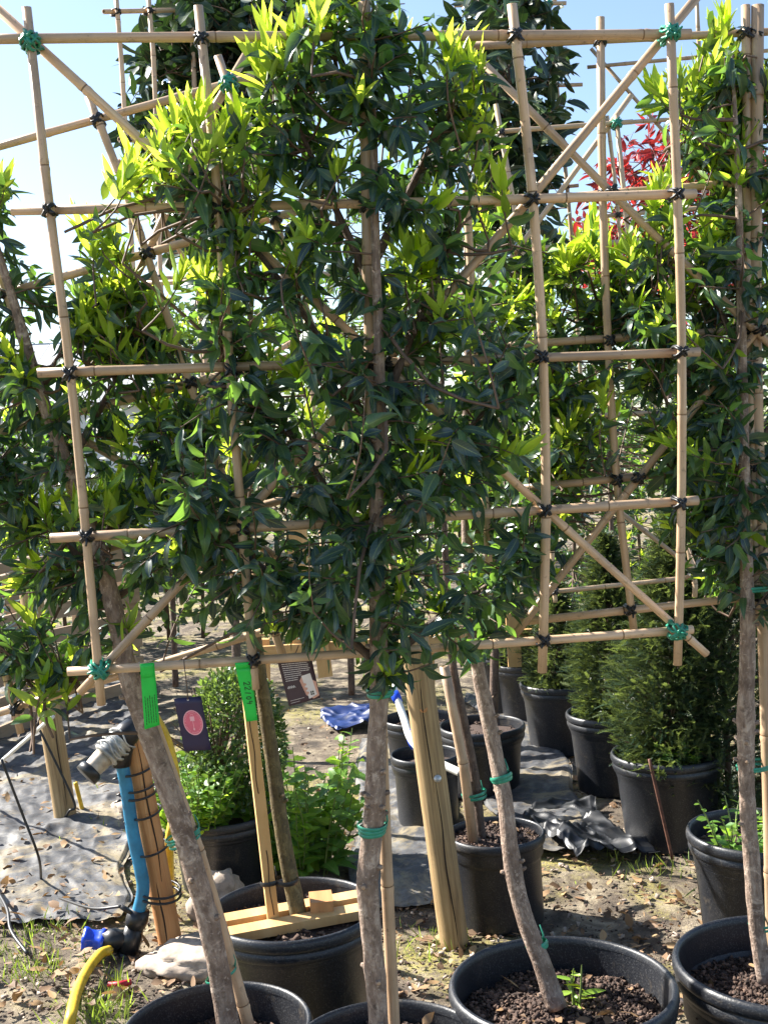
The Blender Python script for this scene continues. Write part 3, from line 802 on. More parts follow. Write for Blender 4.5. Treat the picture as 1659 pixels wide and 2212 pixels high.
# ================================================================== POTS
def pot(label, px, py, H, Rr, soil=0.08, group='black plastic pots', chips=500, seg=48, tilt=0.0, weeds=0, taper=0.78, name='plant_pot', double=True):
    c = on_z(px, py, H); c.z = -0.01
    root = empty(name, c, label, 'pot', group)
    ph = rng.uniform(0, 6)
    rf = lambda an, z: 1 + 0.006 * math.sin(2 * an + ph) * (z / H)
    mb = MB()
    mb.lathe([(0.02, 0.0), (taper * Rr, 0), ((taper + 0.012) * Rr, 0.012), (0.90 * Rr, H * 0.72), (0.905 * Rr, H * 0.725), (0.935 * Rr, H - 0.075), (0.955 * Rr, H - 0.07), (0.96 * Rr, H - 0.016)], c, seg, rf=rf)
    mb.lathe([(0.945 * Rr, H - 0.016), (0.935 * Rr, H - 0.05), ((0.93 - 0.1 * soil) * Rr, H - soil - 0.03)], c, seg, rf=rf)
    wall = mb.build('pot_wall', 'pot', root)
    mb = MB()
    lip = [(0.94 * Rr, H - 0.016), (0.945 * Rr, H - 0.004), (0.965 * Rr, H + 0.002), (0.99 * Rr, H), (1.01 * Rr, H - 0.008), (1.012 * Rr, H - 0.022), (0.998 * Rr, H - 0.030), (0.965 * Rr, H - 0.032)]
    if double: lip += [(0.985 * Rr, H - 0.036), (0.99 * Rr, H - 0.050), (0.975 * Rr, H - 0.060), (0.952 * Rr, H - 0.062)]
    mb.lathe(lip, c, seg, rf=rf); mb.build('rim', 'pot', wall)
    # soil
    mb = MB(); rings = []; zs = H - soil; rs = (0.93 - 0.08 * soil) * Rr
    for j in range(9):
        ring = []
        for k in range(28):
            an = 2 * math.pi * k / 28; r = rs * j / 8
            x, y = c.x + r * math.cos(an), c.y + r * math.sin(an)
            ring.append(mb.vert((x, y, c.z + zs + 0.02 * noise.noise(Vector((x * 9, y * 9, 3))) + 0.012 * (1 - j / 8)), 0.35))
        rings.append(ring)
    for j in range(8):
        for k in range(28): mb.face((rings[j][k], rings[j][(k + 1) % 28], rings[j + 1][(k + 1) % 28], rings[j + 1][k]))
    so_ = mb.build('soil', 'soil', root)
    if chips:
        items = []
        for i in range(int(chips * 1.5)):
            r = rs * math.sqrt(rng.random()) * 0.98; an = rng.uniform(0, 6.283)
            x, y = c.x + r * math.cos(an), c.y + r * math.sin(an)
            z = c.z + zs + 0.02 * noise.noise(Vector((x * 9, y * 9, 3))) + 0.012 * (1 - r / rs) + rng.uniform(-0.002, 0.010)
            items.append(('chip', rng.randrange(10), rmat(Vector((x, y, z)), rng.uniform(0.4, 1.25), 0.6)))
        for i in range(int(chips / 110)):
            r = rs * math.sqrt(rng.random()) * 0.9; an = rng.uniform(0, 6.283)
            items.append(('litter', rng.randrange(10), rmat(Vector((c.x + r * math.cos(an), c.y + r * math.sin(an), c.z + zs + 0.02)), rng.uniform(0.4, 0.9))))
        o = merged('bark_chips', items, so_); o['kind'] = 'stuff'
    return root, Vector((c.x, c.y, c.z + zs))
pot0, s0 = pot('black pot full of bark chips holding the middle pleached tree', 838, 2250, 0.40, 0.205, 0.05, chips=2600)
pot1, s1 = pot('black pot below the hose post, holding the trunk that leans left', 468, 2203, 0.40, 0.205, 0.09, chips=2300)
pot2, s2 = pot('wide black pot with the crooked trunk and a tiny yellow seedling', 1213, 2113, 0.42, 0.248, 0.085, chips=3600)
pot3, s3 = pot('black pot cut by the right edge with a green tied trunk', 1695, 2062, 0.41, 0.25, 0.10, chips=2800)
pot4, s4 = pot('deep black tub with two pine planks wedged across its top', 632, 1952, 0.43, 0.222, 0.05, chips=300)
potA, sA = pot('ribbed black pot with a rusty rod leaning on it, holding a yew', 1440, 1618, 0.36, 0.220, 0.05, 'row of black yew pots', 200)
potB, sB = pot('black yew pot between the rusty rod pot and the smaller yew', 1322, 1532, 0.36, 0.212, 0.05, 'row of black yew pots', 150)
potC, sC = pot('black pot with a short rounded yew, third from the rusty rod', 1207, 1468, 0.36, 0.205, 0.05, 'row of black yew pots', 100)
potD, sD = pot('farthest grey black pot of the yew row, mostly hidden', 1128, 1428, 0.34, 0.16, 0.05, 'row of black yew pots', 0)
potE, sE = pot('black pot with weeds sprouting beside the green tied trunk', 1640, 1785, 0.41, 0.215, 0.06, 'row of black yew pots', 200)
potF, sF = pot('narrow tall black pot standing behind the bolted timber post', 918, 1622, 0.31, 0.150, 0.05, 'black pots behind the timber post', 0, taper=0.84)
potG, sG = pot('black pot with a stake and dark stem next to the bolted post', 1070, 1790, 0.30, 0.165, 0.03, 'black pots behind the timber post', 500, taper=0.9, double=False)
potH, sH = pot('black pot showing brown bark chips behind the narrow tall pot', 905, 1545, 0.30, 0.18, 0.05, 'black pots behind the timber post', 300)
potI, sI = pot('large black pot hidden behind the bolted post and the dark stem', 1040, 1560, 0.32, 0.20, 0.05, 'black pots behind the timber post', 100)
potJ, sJ = pot('black pot of the clipped box shrub behind the pink label', 478, 1745, 0.28, 0.20, 0.04, 'black pots behind the timber post', 0)
potK, sK = pot('shaded black pot standing beyond the yew row near the timber rail', 1088, 1400, 0.40, 0.17, 0.05, 'black pots behind the timber post', 0)

# ================================================================== FRONT TREE + TRELLIS
pl0 = Plane((s0.x, s0.y + 0.03, 0.4), (-0.09, 1, 0.10))
tre0 = trellis('large tan bamboo trellis with crossed diagonals and green corner ties on the middle tree', pl0,
    [[(58, 18), (105, 450), (150, 800), (186, 1150), (222, 1520)],
     [(427, 12), (462, 330), (512, 960), (552, 1490)],
     [(786, -25), (792, 500), (806, 1000), (830, 1700), (852, 2262)],
     [(1106, 12), (1148, 420), (1172, 800), (1178, 1150), (1172, 1450)],
     [(1447, 10), (1462, 420), (1470, 760), (1468, 1150), (1462, 1435)]],
    [[(-40, 88), (1492, 70)], [(28, 455), (820, 442), (1500, 418)], [(82, 808), (1512, 758)], [(108, 1162), (1508, 1082)], [(145, 1450), (1497, 1361)]],
    [[(-40, -10), (790, 746), (1525, 1415)], [(1505, -5), (955, 645), (175, 1497)]],
    r=0.0090, rv={('v', 2): 0.0115}, green=((72, 92), (1447, 68), (218, 1448), (1465, 1364)))
def segd(x, y, x1, y1, x2, y2):
    t = max(0, min(1, ((x - x1) * (x2 - x1) + (y - y1) * (y2 - y1)) / ((x2 - x1) ** 2 + (y2 - y1) ** 2)))
    return math.hypot(x - x1 - t * (x2 - x1), y - y1 - t * (y2 - y1))
def dens0(x, y):            # the crown is thinner along the bare canes
    k = 1.0
    if segd(x, y, 560, 535, 800, 755) < 45: k = 0.15
    if segd(x, y, 790, 200, 800, 720) < 35: k = 0.35
    if segd(x, y, 950, 650, 1130, 440) < 40: k = 0.2
    if y < 480 and x < 520: k = 0.55
    return k if y < 700 else 1.0
T0 = pleached('pleached_tree', 'tall glossy evergreen filling the bamboo trellis, its straight knobbly trunk tied low with green string', 'tree', 'pleached trees in the front row', pl0,
    [pl0.at(822, 2272, -0.035), pl0.at(812, 2120, -0.035), pl0.at(800, 2000, -0.035), pl0.at(794, 1895, -0.035), pl0.at(808, 1760, -0.035), pl0.at(814, 1600, -0.035), pl0.at(820, 1470, -0.035), pl0.at(815, 1300, -0.03), pl0.at(814, 1100, -0.03), pl0.at(820, 850, -0.03), pl0.at(812, 550, -0.03), pl0.at(806, 250, -0.03), pl0.at(796, 60, -0.03)],
    [0.027, 0.0265, 0.027, 0.029, 0.026, 0.0245, 0.023, 0.021, 0.017, 0.014, 0.011, 0.008, 0.004],
    [(540, 1370), (640, 1410), (760, 1440), (840, 1475), (960, 1450), (1060, 1410), (1150, 1330), (1185, 1200), (1160, 1050), (1130, 900), (1140, 760), (1060, 660), (1010, 540), (1040, 400), (1030, 250), (1000, 110), (900, 20), (800, -60), (700, -50), (640, 60), (590, 150), (540, 220), (470, 250), (400, 300), (330, 400), (400, 480), (410, 600), (440, 700), (400, 850), (350, 980), (270, 1120), (250, 1240), (340, 1310), (460, 1350)],
    540, [(690, 10, 2), (640, 70, 2), (600, 95, 2), (545, 125, 1), (420, 255, 3), (370, 285, 2), (300, 375, 3), (330, 350, 2), (520, 275, 3), (480, 300, 2), (430, 590, 2), (460, 620, 2), (900, 545, 3), (920, 575, 2), (880, 600, 1), (990, 690, 2), (990, 90, 2), (1010, 150, 2), (1020, 270, 2), (570, 770, 1), (620, 790, 1), (1060, 400, 1), (650, 500, 1), (860, 60, 1), (720, 350, 1), (580, 380, 1), (520, 470, 1)],
    0.05, [[(822, 1440, -.02), (700, 1330), (560, 1220), (420, 1120)], [(822, 1440, -.02), (940, 1340), (1060, 1260), (1160, 1180)], [(815, 1240, -.02), (720, 1080), (600, 900), (480, 760)], [(815, 1220, -.02), (920, 1060), (1020, 920), (1120, 800)],
     [(815, 960, -.02), (720, 780), (600, 600), (450, 420)], [(818, 900, -.02), (900, 700), (980, 520)], [(812, 640, -.02), (720, 440), (620, 220)], [(812, 560, -.02), (900, 380), (990, 200)], [(808, 300, -.02), (740, 140), (690, 20)]],
    thick=0.085, off=0.025, knots=26, dens=dens0, front=lambda x, y: y > 740 and abs(x - 815) < 170)
for y, t in ((1495, 2), (1790, 3)):
    i = 822 if y < 1600 else 804
    a = pl0.at(i, y, -0.033)
    band(T0, a, pl0.at(i, y - 40, -0.033) - a, 0.0228, turns=t, w=0.007, name='tie', ecc=1.12, edir=Vector((1, 0.3, 0)))

# ================================================================== LEFT TREE (leans left)
pl1 = Plane((s1.x, s1.y + 0.04, 0.4), (0.02, 1, 0.03))
tre1 = trellis('bamboo trellis tilted to the left behind the large trellis', pl1,
    [[(190, 208), (270, 405), (400, 790), (520, 1130), (612, 1420)], [(472, 118), (664, 676), (800, 1080), (900, 1380)], [(-70, 350), (20, 640), (200, 1180), (320, 1520), (440, 1870), (545, 2252)], [(-140, 950), (0, 1400), (48, 1582)]],
    [[(-100, 346), (548, 163)], [(-60, 656), (640, 455)], [(-100, 960), (625, 772)], [(-150, 1295), (745, 1040)], [(-60, 1560), (630, 1345)]],
    [[(550, 86), (460, 237), (290, 610), (120, 930)], [(-60, 815), (200, 961), (640, 1225)]],
    r=0.0090, rv={('v', 2): 0.014}, green=((490, 172),))
T1 = pleached('pleached_tree', 'evergreen on the tilted trellis, dark trunk leaning left past the green and purple tags', 'tree', 'pleached trees in the front row', pl1,
    [pl1.at(500, 2252, -0.05), pl1.at(470, 2080, -0.05), pl1.at(440, 1950, -0.05), pl1.at(396, 1800, -0.05), pl1.at(350, 1665, -0.05), pl1.at(288, 1490, -0.05), pl1.at(250, 1330, -0.04), pl1.at(212, 1180, -0.035), pl1.at(148, 1010, -0.03), pl1.at(85, 840, -0.03), pl1.at(30, 650, -0.03), pl1.at(-20, 500, -0.03), pl1.at(-70, 380, -0.03)],
    [0.031, 0.0305, 0.031, 0.0295, 0.029, 0.028, 0.025, 0.022, 0.019, 0.016, 0.013, 0.010, 0.005],
    [(-110, 420), (-20, 380), (30, 440), (60, 560), (120, 600), (240, 560), (310, 620), (370, 690), (430, 780), (470, 900), (470, 1050), (420, 1180), (340, 1290), (250, 1420), (140, 1440), (60, 1400), (-60, 1400), (-120, 1100), (-120, 800)],
    285, [(190, 690, 4), (240, 650, 4), (280, 620, 3), (210, 720, 3), (185, 515, 2), (240, 520, 2), (330, 1080, 2), (250, 1080, 2), (180, 1090, 2), (10, 390, 1), (300, 690, 3), (170, 720, 2), (350, 880, 2), (390, 950, 1), (120, 1490, 2), (140, 1440, 2), (80, 1100, 1)],
    0.16, [[(250, 1330), (140, 1160), (40, 1060), (-80, 980)], [(212, 1180), (300, 1060), (400, 960)], [(148, 1010), (230, 860), (300, 740)], [(85, 840), (180, 700), (250, 600)], [(240, 1300), (330, 1230), (420, 1160)], [(85, 840), (20, 760), (-60, 700)], [(270, 1440), (150, 1470), (60, 1490)]],
    thick=0.06, off=0.0, knots=22)
for x, y, t in ((398, 1810, 3), (478, 2105, 1)):
    a = pl1.at(x, y, -0.03); band(T1, a, pl1.at(x - 14, y - 40, -0.03) - a, 0.027, turns=t, w=0.006, ecc=1.3, edir=Vector((1, 0.7, 0)))

# ================================================================== CROOKED TREE in the wide pot
pl2 = Plane((s2.x, s2.y + 0.02, 0.4), (0.0, 1, -0.10))
T2 = pleached('pleached_tree', 'evergreen with a pale crooked trunk bending left out of the wide black pot', 'tree', 'pleached trees in the front row', pl2,
    [pl2.at(1203, 2175, -.02), pl2.at(1176, 2100, -.02), pl2.at(1134, 1985, -.02), pl2.at(1106, 1870, -.02), pl2.at(1092, 1745, -.02), pl2.at(1072, 1640), pl2.at(1050, 1530), pl2.at(1030, 1430), pl2.at(1012, 1250), pl2.at(1006, 1000), pl2.at(1010, 750), pl2.at(1004, 520)],
    [0.030, 0.027, 0.025, 0.0245, 0.0235, 0.0225, 0.022, 0.021, 0.018, 0.014, 0.010, 0.004],
    [(1000, 520), (1080, 470), (1180, 560), (1260, 560), (1400, 570), (1440, 660), (1400, 800), (1350, 900), (1300, 1000), (1260, 1150), (1190, 1250), (1110, 1350), (1030, 1400), (980, 1380), (970, 1200), (1000, 900)],
    215, [(1200, 560, 2), (1270, 520, 3), (1320, 540, 2), (1150, 600, 2), (1060, 470, 2), (1210, 820, 2), (1240, 900, 2), (1180, 960, 2), (1100, 700, 1), (1230, 1000, 2), (1330, 590, 2)],
    0.22, [[(1012, 1300), (1120, 1150), (1220, 980)], [(1010, 1100), (1120, 900), (1260, 720), (1380, 620)], [(1008, 800), (1100, 640), (1200, 580)]], thick=0.09, off=0.05, knots=18)
for x, y in ((1083, 1680), (1160, 2042), (1030, 1422)):
    a = pl2.at(x, y, -.01); band(T2, a, pl2.at(x - 12, y - 40, -.01) - a, 0.0225 if y > 1500 else 0.019, turns=2, w=0.010, spread=0.006)

# ================================================================== RIGHT TREE
pl3 = Plane((s3.x, s3.y + 0.03, 0.4), (0.03, 1, 0.03))
tre3 = trellis('bamboo trellis running out past the right edge, with two thick upright canes', pl3,
    [[(993, 60), (1010, 420), (1036, 900), (1062, 1345)], [(1297, 35), (1306, 500), (1328, 1000), (1366, 1362)], [(1633, 12), (1632, 700), (1648, 1300), (1668, 2120)], [(1608, 12), (1612, 500), (1624, 1000), (1636, 1350)]],
    [[(985, 98), (1730, 66)], [(1020, 440), (1700, 385)], [(1030, 752), (1720, 706)], [(1130, 1055), (1730, 998)], [(1122, 1342), (1720, 1280)]],
    [[(998, 92), (1330, 425), (1720, 795)], [(1108, 1372), (1330, 1090), (1720, 610)]],
    r=0.0090, rv={('v', 2): 0.0155, ('v', 3): 0.0105}, offs=(0.0, 0.021, -0.022))
def dens3(x, y): return 0.2 if segd(x, y, 1330, 425, 1700, 775) < 50 else 0.6 if (x > 1590 and y > 100) else 1.0
T3 = pleached('pleached_tree', 'evergreen with bright tips on the trellis beside the row of yews', 'tree', 'pleached trees in the front row', pl3,
    [pl3.at(1652, 2120, -.05), pl3.at(1634, 2000, -.05), pl3.at(1622, 1850, -.05), pl3.at(1612, 1700, -.05), pl3.at(1610, 1540, -.05), pl3.at(1614, 1400, -.05), pl3.at(1612, 1250, -.05), pl3.at(1606, 1000, -.05), pl3.at(1600, 700, -.05), pl3.at(1594, 400, -.05), pl3.at(1580, 120, -.05)],
    [0.024, 0.0235, 0.024, 0.023, 0.025, 0.022, 0.020, 0.016, 0.013, 0.009, 0.004],
    [(1560, 90), (1620, 130), (1700, 150), (1740, 500), (1740, 1300), (1640, 1290), (1570, 1300), (1500, 1230), (1440, 1100), (1400, 900), (1340, 780), (1300, 640), (1380, 540), (1500, 470), (1490, 300), (1480, 210), (1530, 160)],
    380, [(1430, 195, 2), (1480, 180, 2), (1500, 170, 2), (1570, 80, 3), (1580, 140, 3), (1440, 400, 2), (1410, 430, 2), (1460, 450, 2), (1570, 390, 3), (1590, 330, 2), (1400, 520, 3), (1440, 540, 3), (1350, 560, 2), (1530, 480, 2), (1500, 590, 2), (1580, 250, 2), (1640, 200, 2), (1650, 400, 2), (1450, 620, 2), (1540, 540, 3), (1500, 240, 2)],
    0.14, [[(1612, 1240), (1520, 1100), (1440, 1000)], [(1606, 980), (1500, 820), (1380, 700)], [(1600, 760), (1520, 620), (1420, 540)], [(1596, 520), (1520, 380), (1440, 320)], [(1606, 1000), (1690, 880)], [(1590, 300), (1540, 220), (1480, 190)]], thick=0.09, off=0.04, knots=18, dens=dens3)
for x, y in ((1614, 1655), (1640, 1995), (1616, 1270)):
    a = pl3.at(x + 14, y, -.03); band(T3, a, UPZ, 0.028, turns=2, w=0.006, ecc=1.5, edir=Vector((1, 0.5, 0)))

# ================================================================== TREE IN THE TUB
pl4 = Plane((s4.x, s4.y, 0.4), (0, 1, 0))
T4 = pleached('young_tree', 'slim mossy brown trunk standing in the tub with pine planks', 'tree', 'trees standing behind the front row', pl4,
    [pl4.at(648, 1985), pl4.at(625, 1880), pl4.at(604, 1760), pl4.at(590, 1650), pl4.at(572, 1520), pl4.at(560, 1440), pl4.at(540, 1250), pl4.at(530, 950), pl4.at(540, 700), pl4.at(560, 480)],
    [0.030, 0.027, 0.026, 0.025, 0.024, 0.023, 0.020, 0.016, 0.010, 0.005],
    [(440, 620), (520, 480), (640, 470), (720, 560), (760, 800), (740, 1050), (640, 1180), (480, 1150), (430, 900)],
    22, [(480, 640, 2), (420, 560, 2), (620, 620, 2), (700, 720, 2), (560, 860, 1), (680, 900, 2)], 0.3, mat='bark_moss', thick=0.12, knots=4)
st = empty('pine_stake', pl4.at(592, 1990, -0.03), 'square pine stake tied with black band beside the mossy trunk', 'stake')
mb = MB(); a, b_ = pl4.at(592, 2000, -0.03), pl4.at(529, 1440, -0.03)
ax = (b_ - a).normalized(); ex = Vector((1, 0.25, 0)); ex = (ex - ax * ex.dot(ax)).normalized(); ey = ax.cross(ex)
mb.box((a + b_) / 2, ex, ey, ax, 0.0145, 0.0145, (b_ - a).length / 2); mb.build('shaft', 'pine', st, False)
mb = MB(); mb.tube([a.lerp(b_, t) - ey * 0.0152 * (1 if ey.y > 0 else -1) + ex * (0.002 * math.sin(t * 30)) for t in np.linspace(0.05, 0.30, 12)], 0.0012, 5); mb.build('crack', 'crack', st)
mb = MB(); mb.tube([a.lerp(b_, t) - ey * 0.0152 * (1 if ey.y > 0 else -1) + ex * (-0.003 + 0.002 * math.sin(t * 30)) for t in np.linspace(0.52, 0.80, 12)], 0.0012, 5); mb.build('crack', 'crack', st)
band(T4, pl4.at(618, 1902, -0.015), UPZ, 0.031, 'black_tie', 1, 0.012, 1.0)
band(st, pl4.at(581, 1906, -0.03), ax, 0.021, 'black_tie', 1, 0.012, 1.0)
pd_ = (on_z(780, 1950, 0.4) - on_z(490, 2003, 0.4)).normalized(); ps_ = UPZ.cross(pd_)
for lab, off_ in (('pine plank lying across the front of the tub', -0.055), ('pine plank lying across the tub behind the stake', 0.035)):
    hl = math.sqrt(0.195 ** 2 - off_ ** 2); c = Vector((s4.x, s4.y, s4.z + 0.03)) + ps_ * off_
    mb = MB(); mb.box(c, pd_, ps_, UPZ, hl, 0.027, 0.012)
    tag(mb.build('pine_plank', 'pine', None, False), lab, 'plank', 'pine planks across the tub')
mb = MB(); c = Vector((s4.x, s4.y, s4.z + 0.056)) + pd_ * 0.075 - ps_ * 0.01; mb.box(c, Vector((1, .12, 0)).normalized(), Vector((-.12, 1, 0)).normalized(), UPZ, 0.030, 0.040, 0.014)
tag(mb.build('wood_block', 'orange_post', None, False), 'small brown timber block nailed between the pine planks', 'block')

# ================================================================== STEM + STAKE IN THE PLAIN POT
pl5 = Plane((sG.x, sG.y, 0.4), (0, 1, 0))
T5 = pleached('young_tree', 'thin dark brown stem bound to a stake in the plain pot', 'tree', 'trees standing behind the front row', pl5,
    [pl5.at(1040, 1822), pl5.at(1028, 1700), pl5.at(1010, 1600), pl5.at(985, 1480), pl5.at(975, 1400), pl5.at(960, 1150), pl5.at(955, 850), pl5.at(960, 600)],
    [0.022, 0.021, 0.021, 0.020, 0.018, 0.014, 0.010, 0.004],
    [(880, 700), (960, 560), (1060, 620), (1120, 800), (1130, 1050), (1060, 1250), (920, 1280), (850, 1000)],
    24, [(960, 620, 2), (1060, 700, 2), (1100, 860, 2), (900, 760, 1)], 0.3, mat='bark_dark', thick=0.12, knots=3, limit=200)
st = empty('stake', pl5.at(1022, 1822, -0.03), 'tan split stake leaning with the dark stem in the plain pot', 'stake')
cane(st, [pl5.at(1024, 1822, -0.035), pl5.at(1008, 1690, -0.035), pl5.at(958, 1440, -0.035)], 0.017, 'shaft')
band(T5, pl5.at(1024, 1716, -0.015), UPZ + Vector((-0.12, 0, 0)), 0.040, turns=2, w=0.010, spread=0.013)

# ================================================================== TIMBER POSTS
root_shaft = {}
def post(label, base, top, r, mat, group=None, crack=True, seg=20, cap=0.9):
    b = on_z(*base); t = on_y(*top, b.y); b.z -= 0.03
    root = empty('timber_post', b, label, 'post', group)
    n = 26; pts = [b.lerp(t, i / (n - 1)) for i in range(n)]
    rf = lambda p, an, L: 1 + 0.035 * noise.noise(Vector((an, p.z * 1.2, b.x * 7))) + 0.02 * noise.noise(p * 22)
    mb = MB(); mb.tube(pts + [t + (t - b).normalized() * 0.006], [r * 1.02] + [r] * (n - 2) + [r * 0.99, r * 0.92], seg, True, rfun=rf); sh_ = mb.build('shaft', mat, root); root_shaft[root.name] = sh_
    if crack:
        ax = (t - b).normalized(); view = (b - EYEP); view.z = 0; view.normalize(); sx = Vector((view.y, -view.x, 0))
        for q, (t0, t1, x0) in enumerate(crack if isinstance(crack, list) else [(0.08, 0.9, 0.1)]):
            pp = []; m = 24
            for i in range(m):
                tt = t0 + (t1 - t0) * i / (m - 1); xo = x0 * r + r * 0.16 * noise.noise(Vector((tt * 5, q * 7, b.x)))
                p = b.lerp(t, tt); rad = math.sqrt(max(0, r * r - xo * xo))
                pp.append(p + sx * xo - view * (rad * 1.0 - 0.001))
            mb = MB(); mb.tube(pp, [0.0008 + 0.0022 * math.sin(math.pi * i / (m - 1)) for i in range(m)], 5); mb.build('crack', 'crack', sh_)
    return root, b, t
pc, pb, ptop = post('thick round timber post with a bolt head and long crack', (982, 2032), (893, 1378), 0.047, 'post', None, [(0.02, 0.56, 0.25), (0.50, 0.93, 0.05)])
mb = MB(); c = on_y(945, 1682, pb.y) ; v = (c - EYEP).normalized(); c = c - v * 0.047
mb.tube([c + v * 0.01, c - v * 0.004, c - v * 0.007], [0.013, 0.0125, 0.009], 14); mb.build('bolt', 'bolt', root_shaft[pc.name])
mb = MB(); c = on_y(915, 1532, pb.y) - v * 0.0458; mb.tube([c + v * 0.01, c - v * 0.0015], [0.017, 0.013], 12); mb.build('knot', 'orange_post', root_shaft[pc.name])
post('weathered round timber post standing in front of the pallet fence', (145, 1772), (66, 1270), 0.050, 'post', None, [(0.1, 0.5, 0.3), (0.4, 0.95, -0.2)])
ph, hb, ht = post('orange timber post carrying the blue water pipe and tap', (372, 2040), (287, 1592), 0.039, 'orange_post', None, [(0.35, 0.99, 0.3), (0.05, 0.35, -0.2)])

# ================================================================== WATER PIPE, TAP, HOSE
HY = hb.y - 0.06
def hp(x, y, o=0.0): return on_y(x, y, HY + o)
pp_ = empty('water_pipe', hp(240, 2172), 'bright blue water pipe with black tee fitting strapped to the orange post', 'pipe')
mb = MB(); mb.tube(bez([hp(263, 1640), hp(275, 1710), hp(288, 1800), hp(303, 1870), hp(310, 1920), hp(300, 1968), hp(285, 2010)], 30), 0.0215, 14); mb.build('pipe', 'blue_pipe', pp_)
mb = MB(); mb.tube([hp(268, 2080), hp(252, 2120), hp(240, 2175)], [0.017, 0.015, 0.010], 12); mb.build('pipe', 'blue_pipe', pp_)
mb = MB()
mb.tube([hp(302, 1965), hp(297, 1985), hp(292, 2000)], [0.034, 0.037, 0.034], 12)
mb.tube([hp(292, 2000), hp(285, 2030), hp(275, 2065)], [0.030, 0.035, 0.030], 12)
mb.tube([hp(277, 2055), hp(270, 2085), hp(262, 2112)], [0.036, 0.034, 0.026], 12)
mb.tube([hp(288, 2025), hp(262, 2028), hp(252, 2030), hp(226, 2032)], [0.027, 0.030, 0.038, 0.036], 12)
mb.tube([hp(290, 1975, -0.02), hp(272, 1964, -0.03), hp(262, 1958, -0.03)], [0.006, 0.009, 0.008], 6); mb.build('tee_fitting', 'black_plastic', pp_)
mb = MB(); rf = lambda p, an, L: 1 + 0.10 * math.cos(an * 5)
mb.tube([hp(228, 2032), hp(221, 2031), hp(216, 2030), hp(204, 2029), hp(196, 2028), hp(190, 2028), hp(182, 2027)], [0.037, 0.038, 0.030, 0.029, 0.030, 0.037, 0.036], 20, rfun=rf); mb.build('screw_cap', 'blue_cap', pp_)
for yl, yr, xl, xr in ((1678, 1664, 258, 323), (1712, 1702, 266, 329), (1728, 1720, 262, 331), (1770, 1760, 282, 340), (1850, 1838, 292, 356)):
    mb = MB(); a = hp(xl, yl); c2 = hp(xr, yr); n = 18; pts = []
    for i in range(n):
        an = 2 * math.pi * i / n
        q = a.lerp(c2, 0.5 + 0.5 * math.cos(an)); pts.append(q + Vector((0, 1, 0)) * (0.045 + 0.085 * -math.sin(an) * (-1)) if False else q + Vector((0, 0.055 + 0.082 * math.sin(an), 0)))
    mb.tube(pts, 0.0042, 6, closed=True)
    mb.tube([a, a + Vector((-0.02, -0.01, -0.006))], [0.005, 0.002], 5); mb.build('strap', 'black_tie', pp_)
for dy in (0, 9):
    mb = MB(); pts = []; a = hp(290, 1930 + dy); c2 = hp(384, 1938 + dy * 1.4)
    for i in range(18):
        an = 2 * math.pi * i / 18; q = a.lerp(c2, 0.5 + 0.5 * math.cos(an)); pts.append(q + Vector((0, 0.055 + 0.085 * math.sin(an), 0)))
    mb.tube(pts, 0.0045, 6, closed=True); mb.build('strap', 'black_tie', pp_)
tap = empty('hose_tap', hp(265, 1645), 'grey ribbed tap coupling with dark nozzle and wire clips on the pipe', 'tap')
A = hp(292, 1568); B = hp(186, 1676, -0.10); dv = (B - A)
def tp(t): return A + dv * t
mb = MB(); mb.tube([hp(263, 1655), hp(262, 1630), hp(265, 1605), hp(275, 1585)], [0.030, 0.036, 0.040, 0.036], 14); mb.tube([tp(0.0), tp(0.15), tp(0.34)], [0.034, 0.042, 0.040], 16); mb.build('elbow', 'black_plastic', tap)
mb = MB()
ts = np.linspace(0.30, 0.62, 15); mb.tube([tp(t) for t in ts], [0.040 + (0.006 if i % 4 < 2 else -0.002) for i in range(15)], 18); mb.build('coupling', 'silver', tap)
mb = MB(); mb.tube([tp(0.60), tp(0.70), tp(0.86), tp(0.88)], [0.034, 0.033, 0.030, 0.032], 16); mb.build('spout', 'brass', tap)
mb = MB(); mb.tube([tp(0.86), tp(0.90), tp(1.0), tp(0.995), tp(0.93)], [0.036, 0.041, 0.040, 0.030, 0.028], 18, True); mb.build('nozzle', 'black_plastic', tap)
e = dv.normalized().orthogonal().normalized(); e2 = dv.normalized().cross(e)
for t in (0.26, 0.40, 0.50):
    mb = MB(); pts = []
    for i in range(20):
        an = 2 * math.pi * i / 20; pts.append(tp(t + 0.04 * math.sin(3 * an)) + e * (0.049 * math.cos(an)) + e2 * (0.049 * math.sin(an)))
    mb.tube(pts, 0.0026, 5, closed=True); mb.build('wire_clip', 'silver', tap)
mb = MB(); mb.tube(bez([hp(292, 1566, .02), hp(276, 1556), hp(258, 1572), hp(245, 1600)], 10), 0.004, 6); mb.build('wire_clip', 'silver', tap)
def hose(label, pts, r, mat, name='hose', cat='hose', group=None):
    mb = MB(); mb.tube(bez(pts, max(12, len(pts) * 7)), r, 10); return tag(mb.build(name, mat), label, cat, group)
hose('yellow garden hose curving down from the black tee fitting', [hp(238, 2052, -0.04), hp(216, 2062, -0.08), hp(190, 2095, -0.20), hp(168, 2140, -0.33), on_z(155, 2190, 0.06), on_z(150, 2235, 0.03), on_z(160, 2330, 0.022)], 0.0165, 'yellow_hose')
hose('yellow hose hanging behind the leaning trunk next to the orange post', [hp(334, 1545, .14), hp(362, 1600, .16), hp(380, 1680, .16), hp(376, 1760, .15), hp(366, 1830, .14), on_z(372, 1960, 0.03)], 0.016, 'yellow_hose')
hose('short yellow marker tube stuck in the soil by the weathered post', [on_z(181, 1757, 0.0), on_y(172, 1722, on_z(181, 1757).y), on_y(164, 1690, on_z(181, 1757).y)], 0.010, 'yellow_hose', 'marker_tube', 'marker')
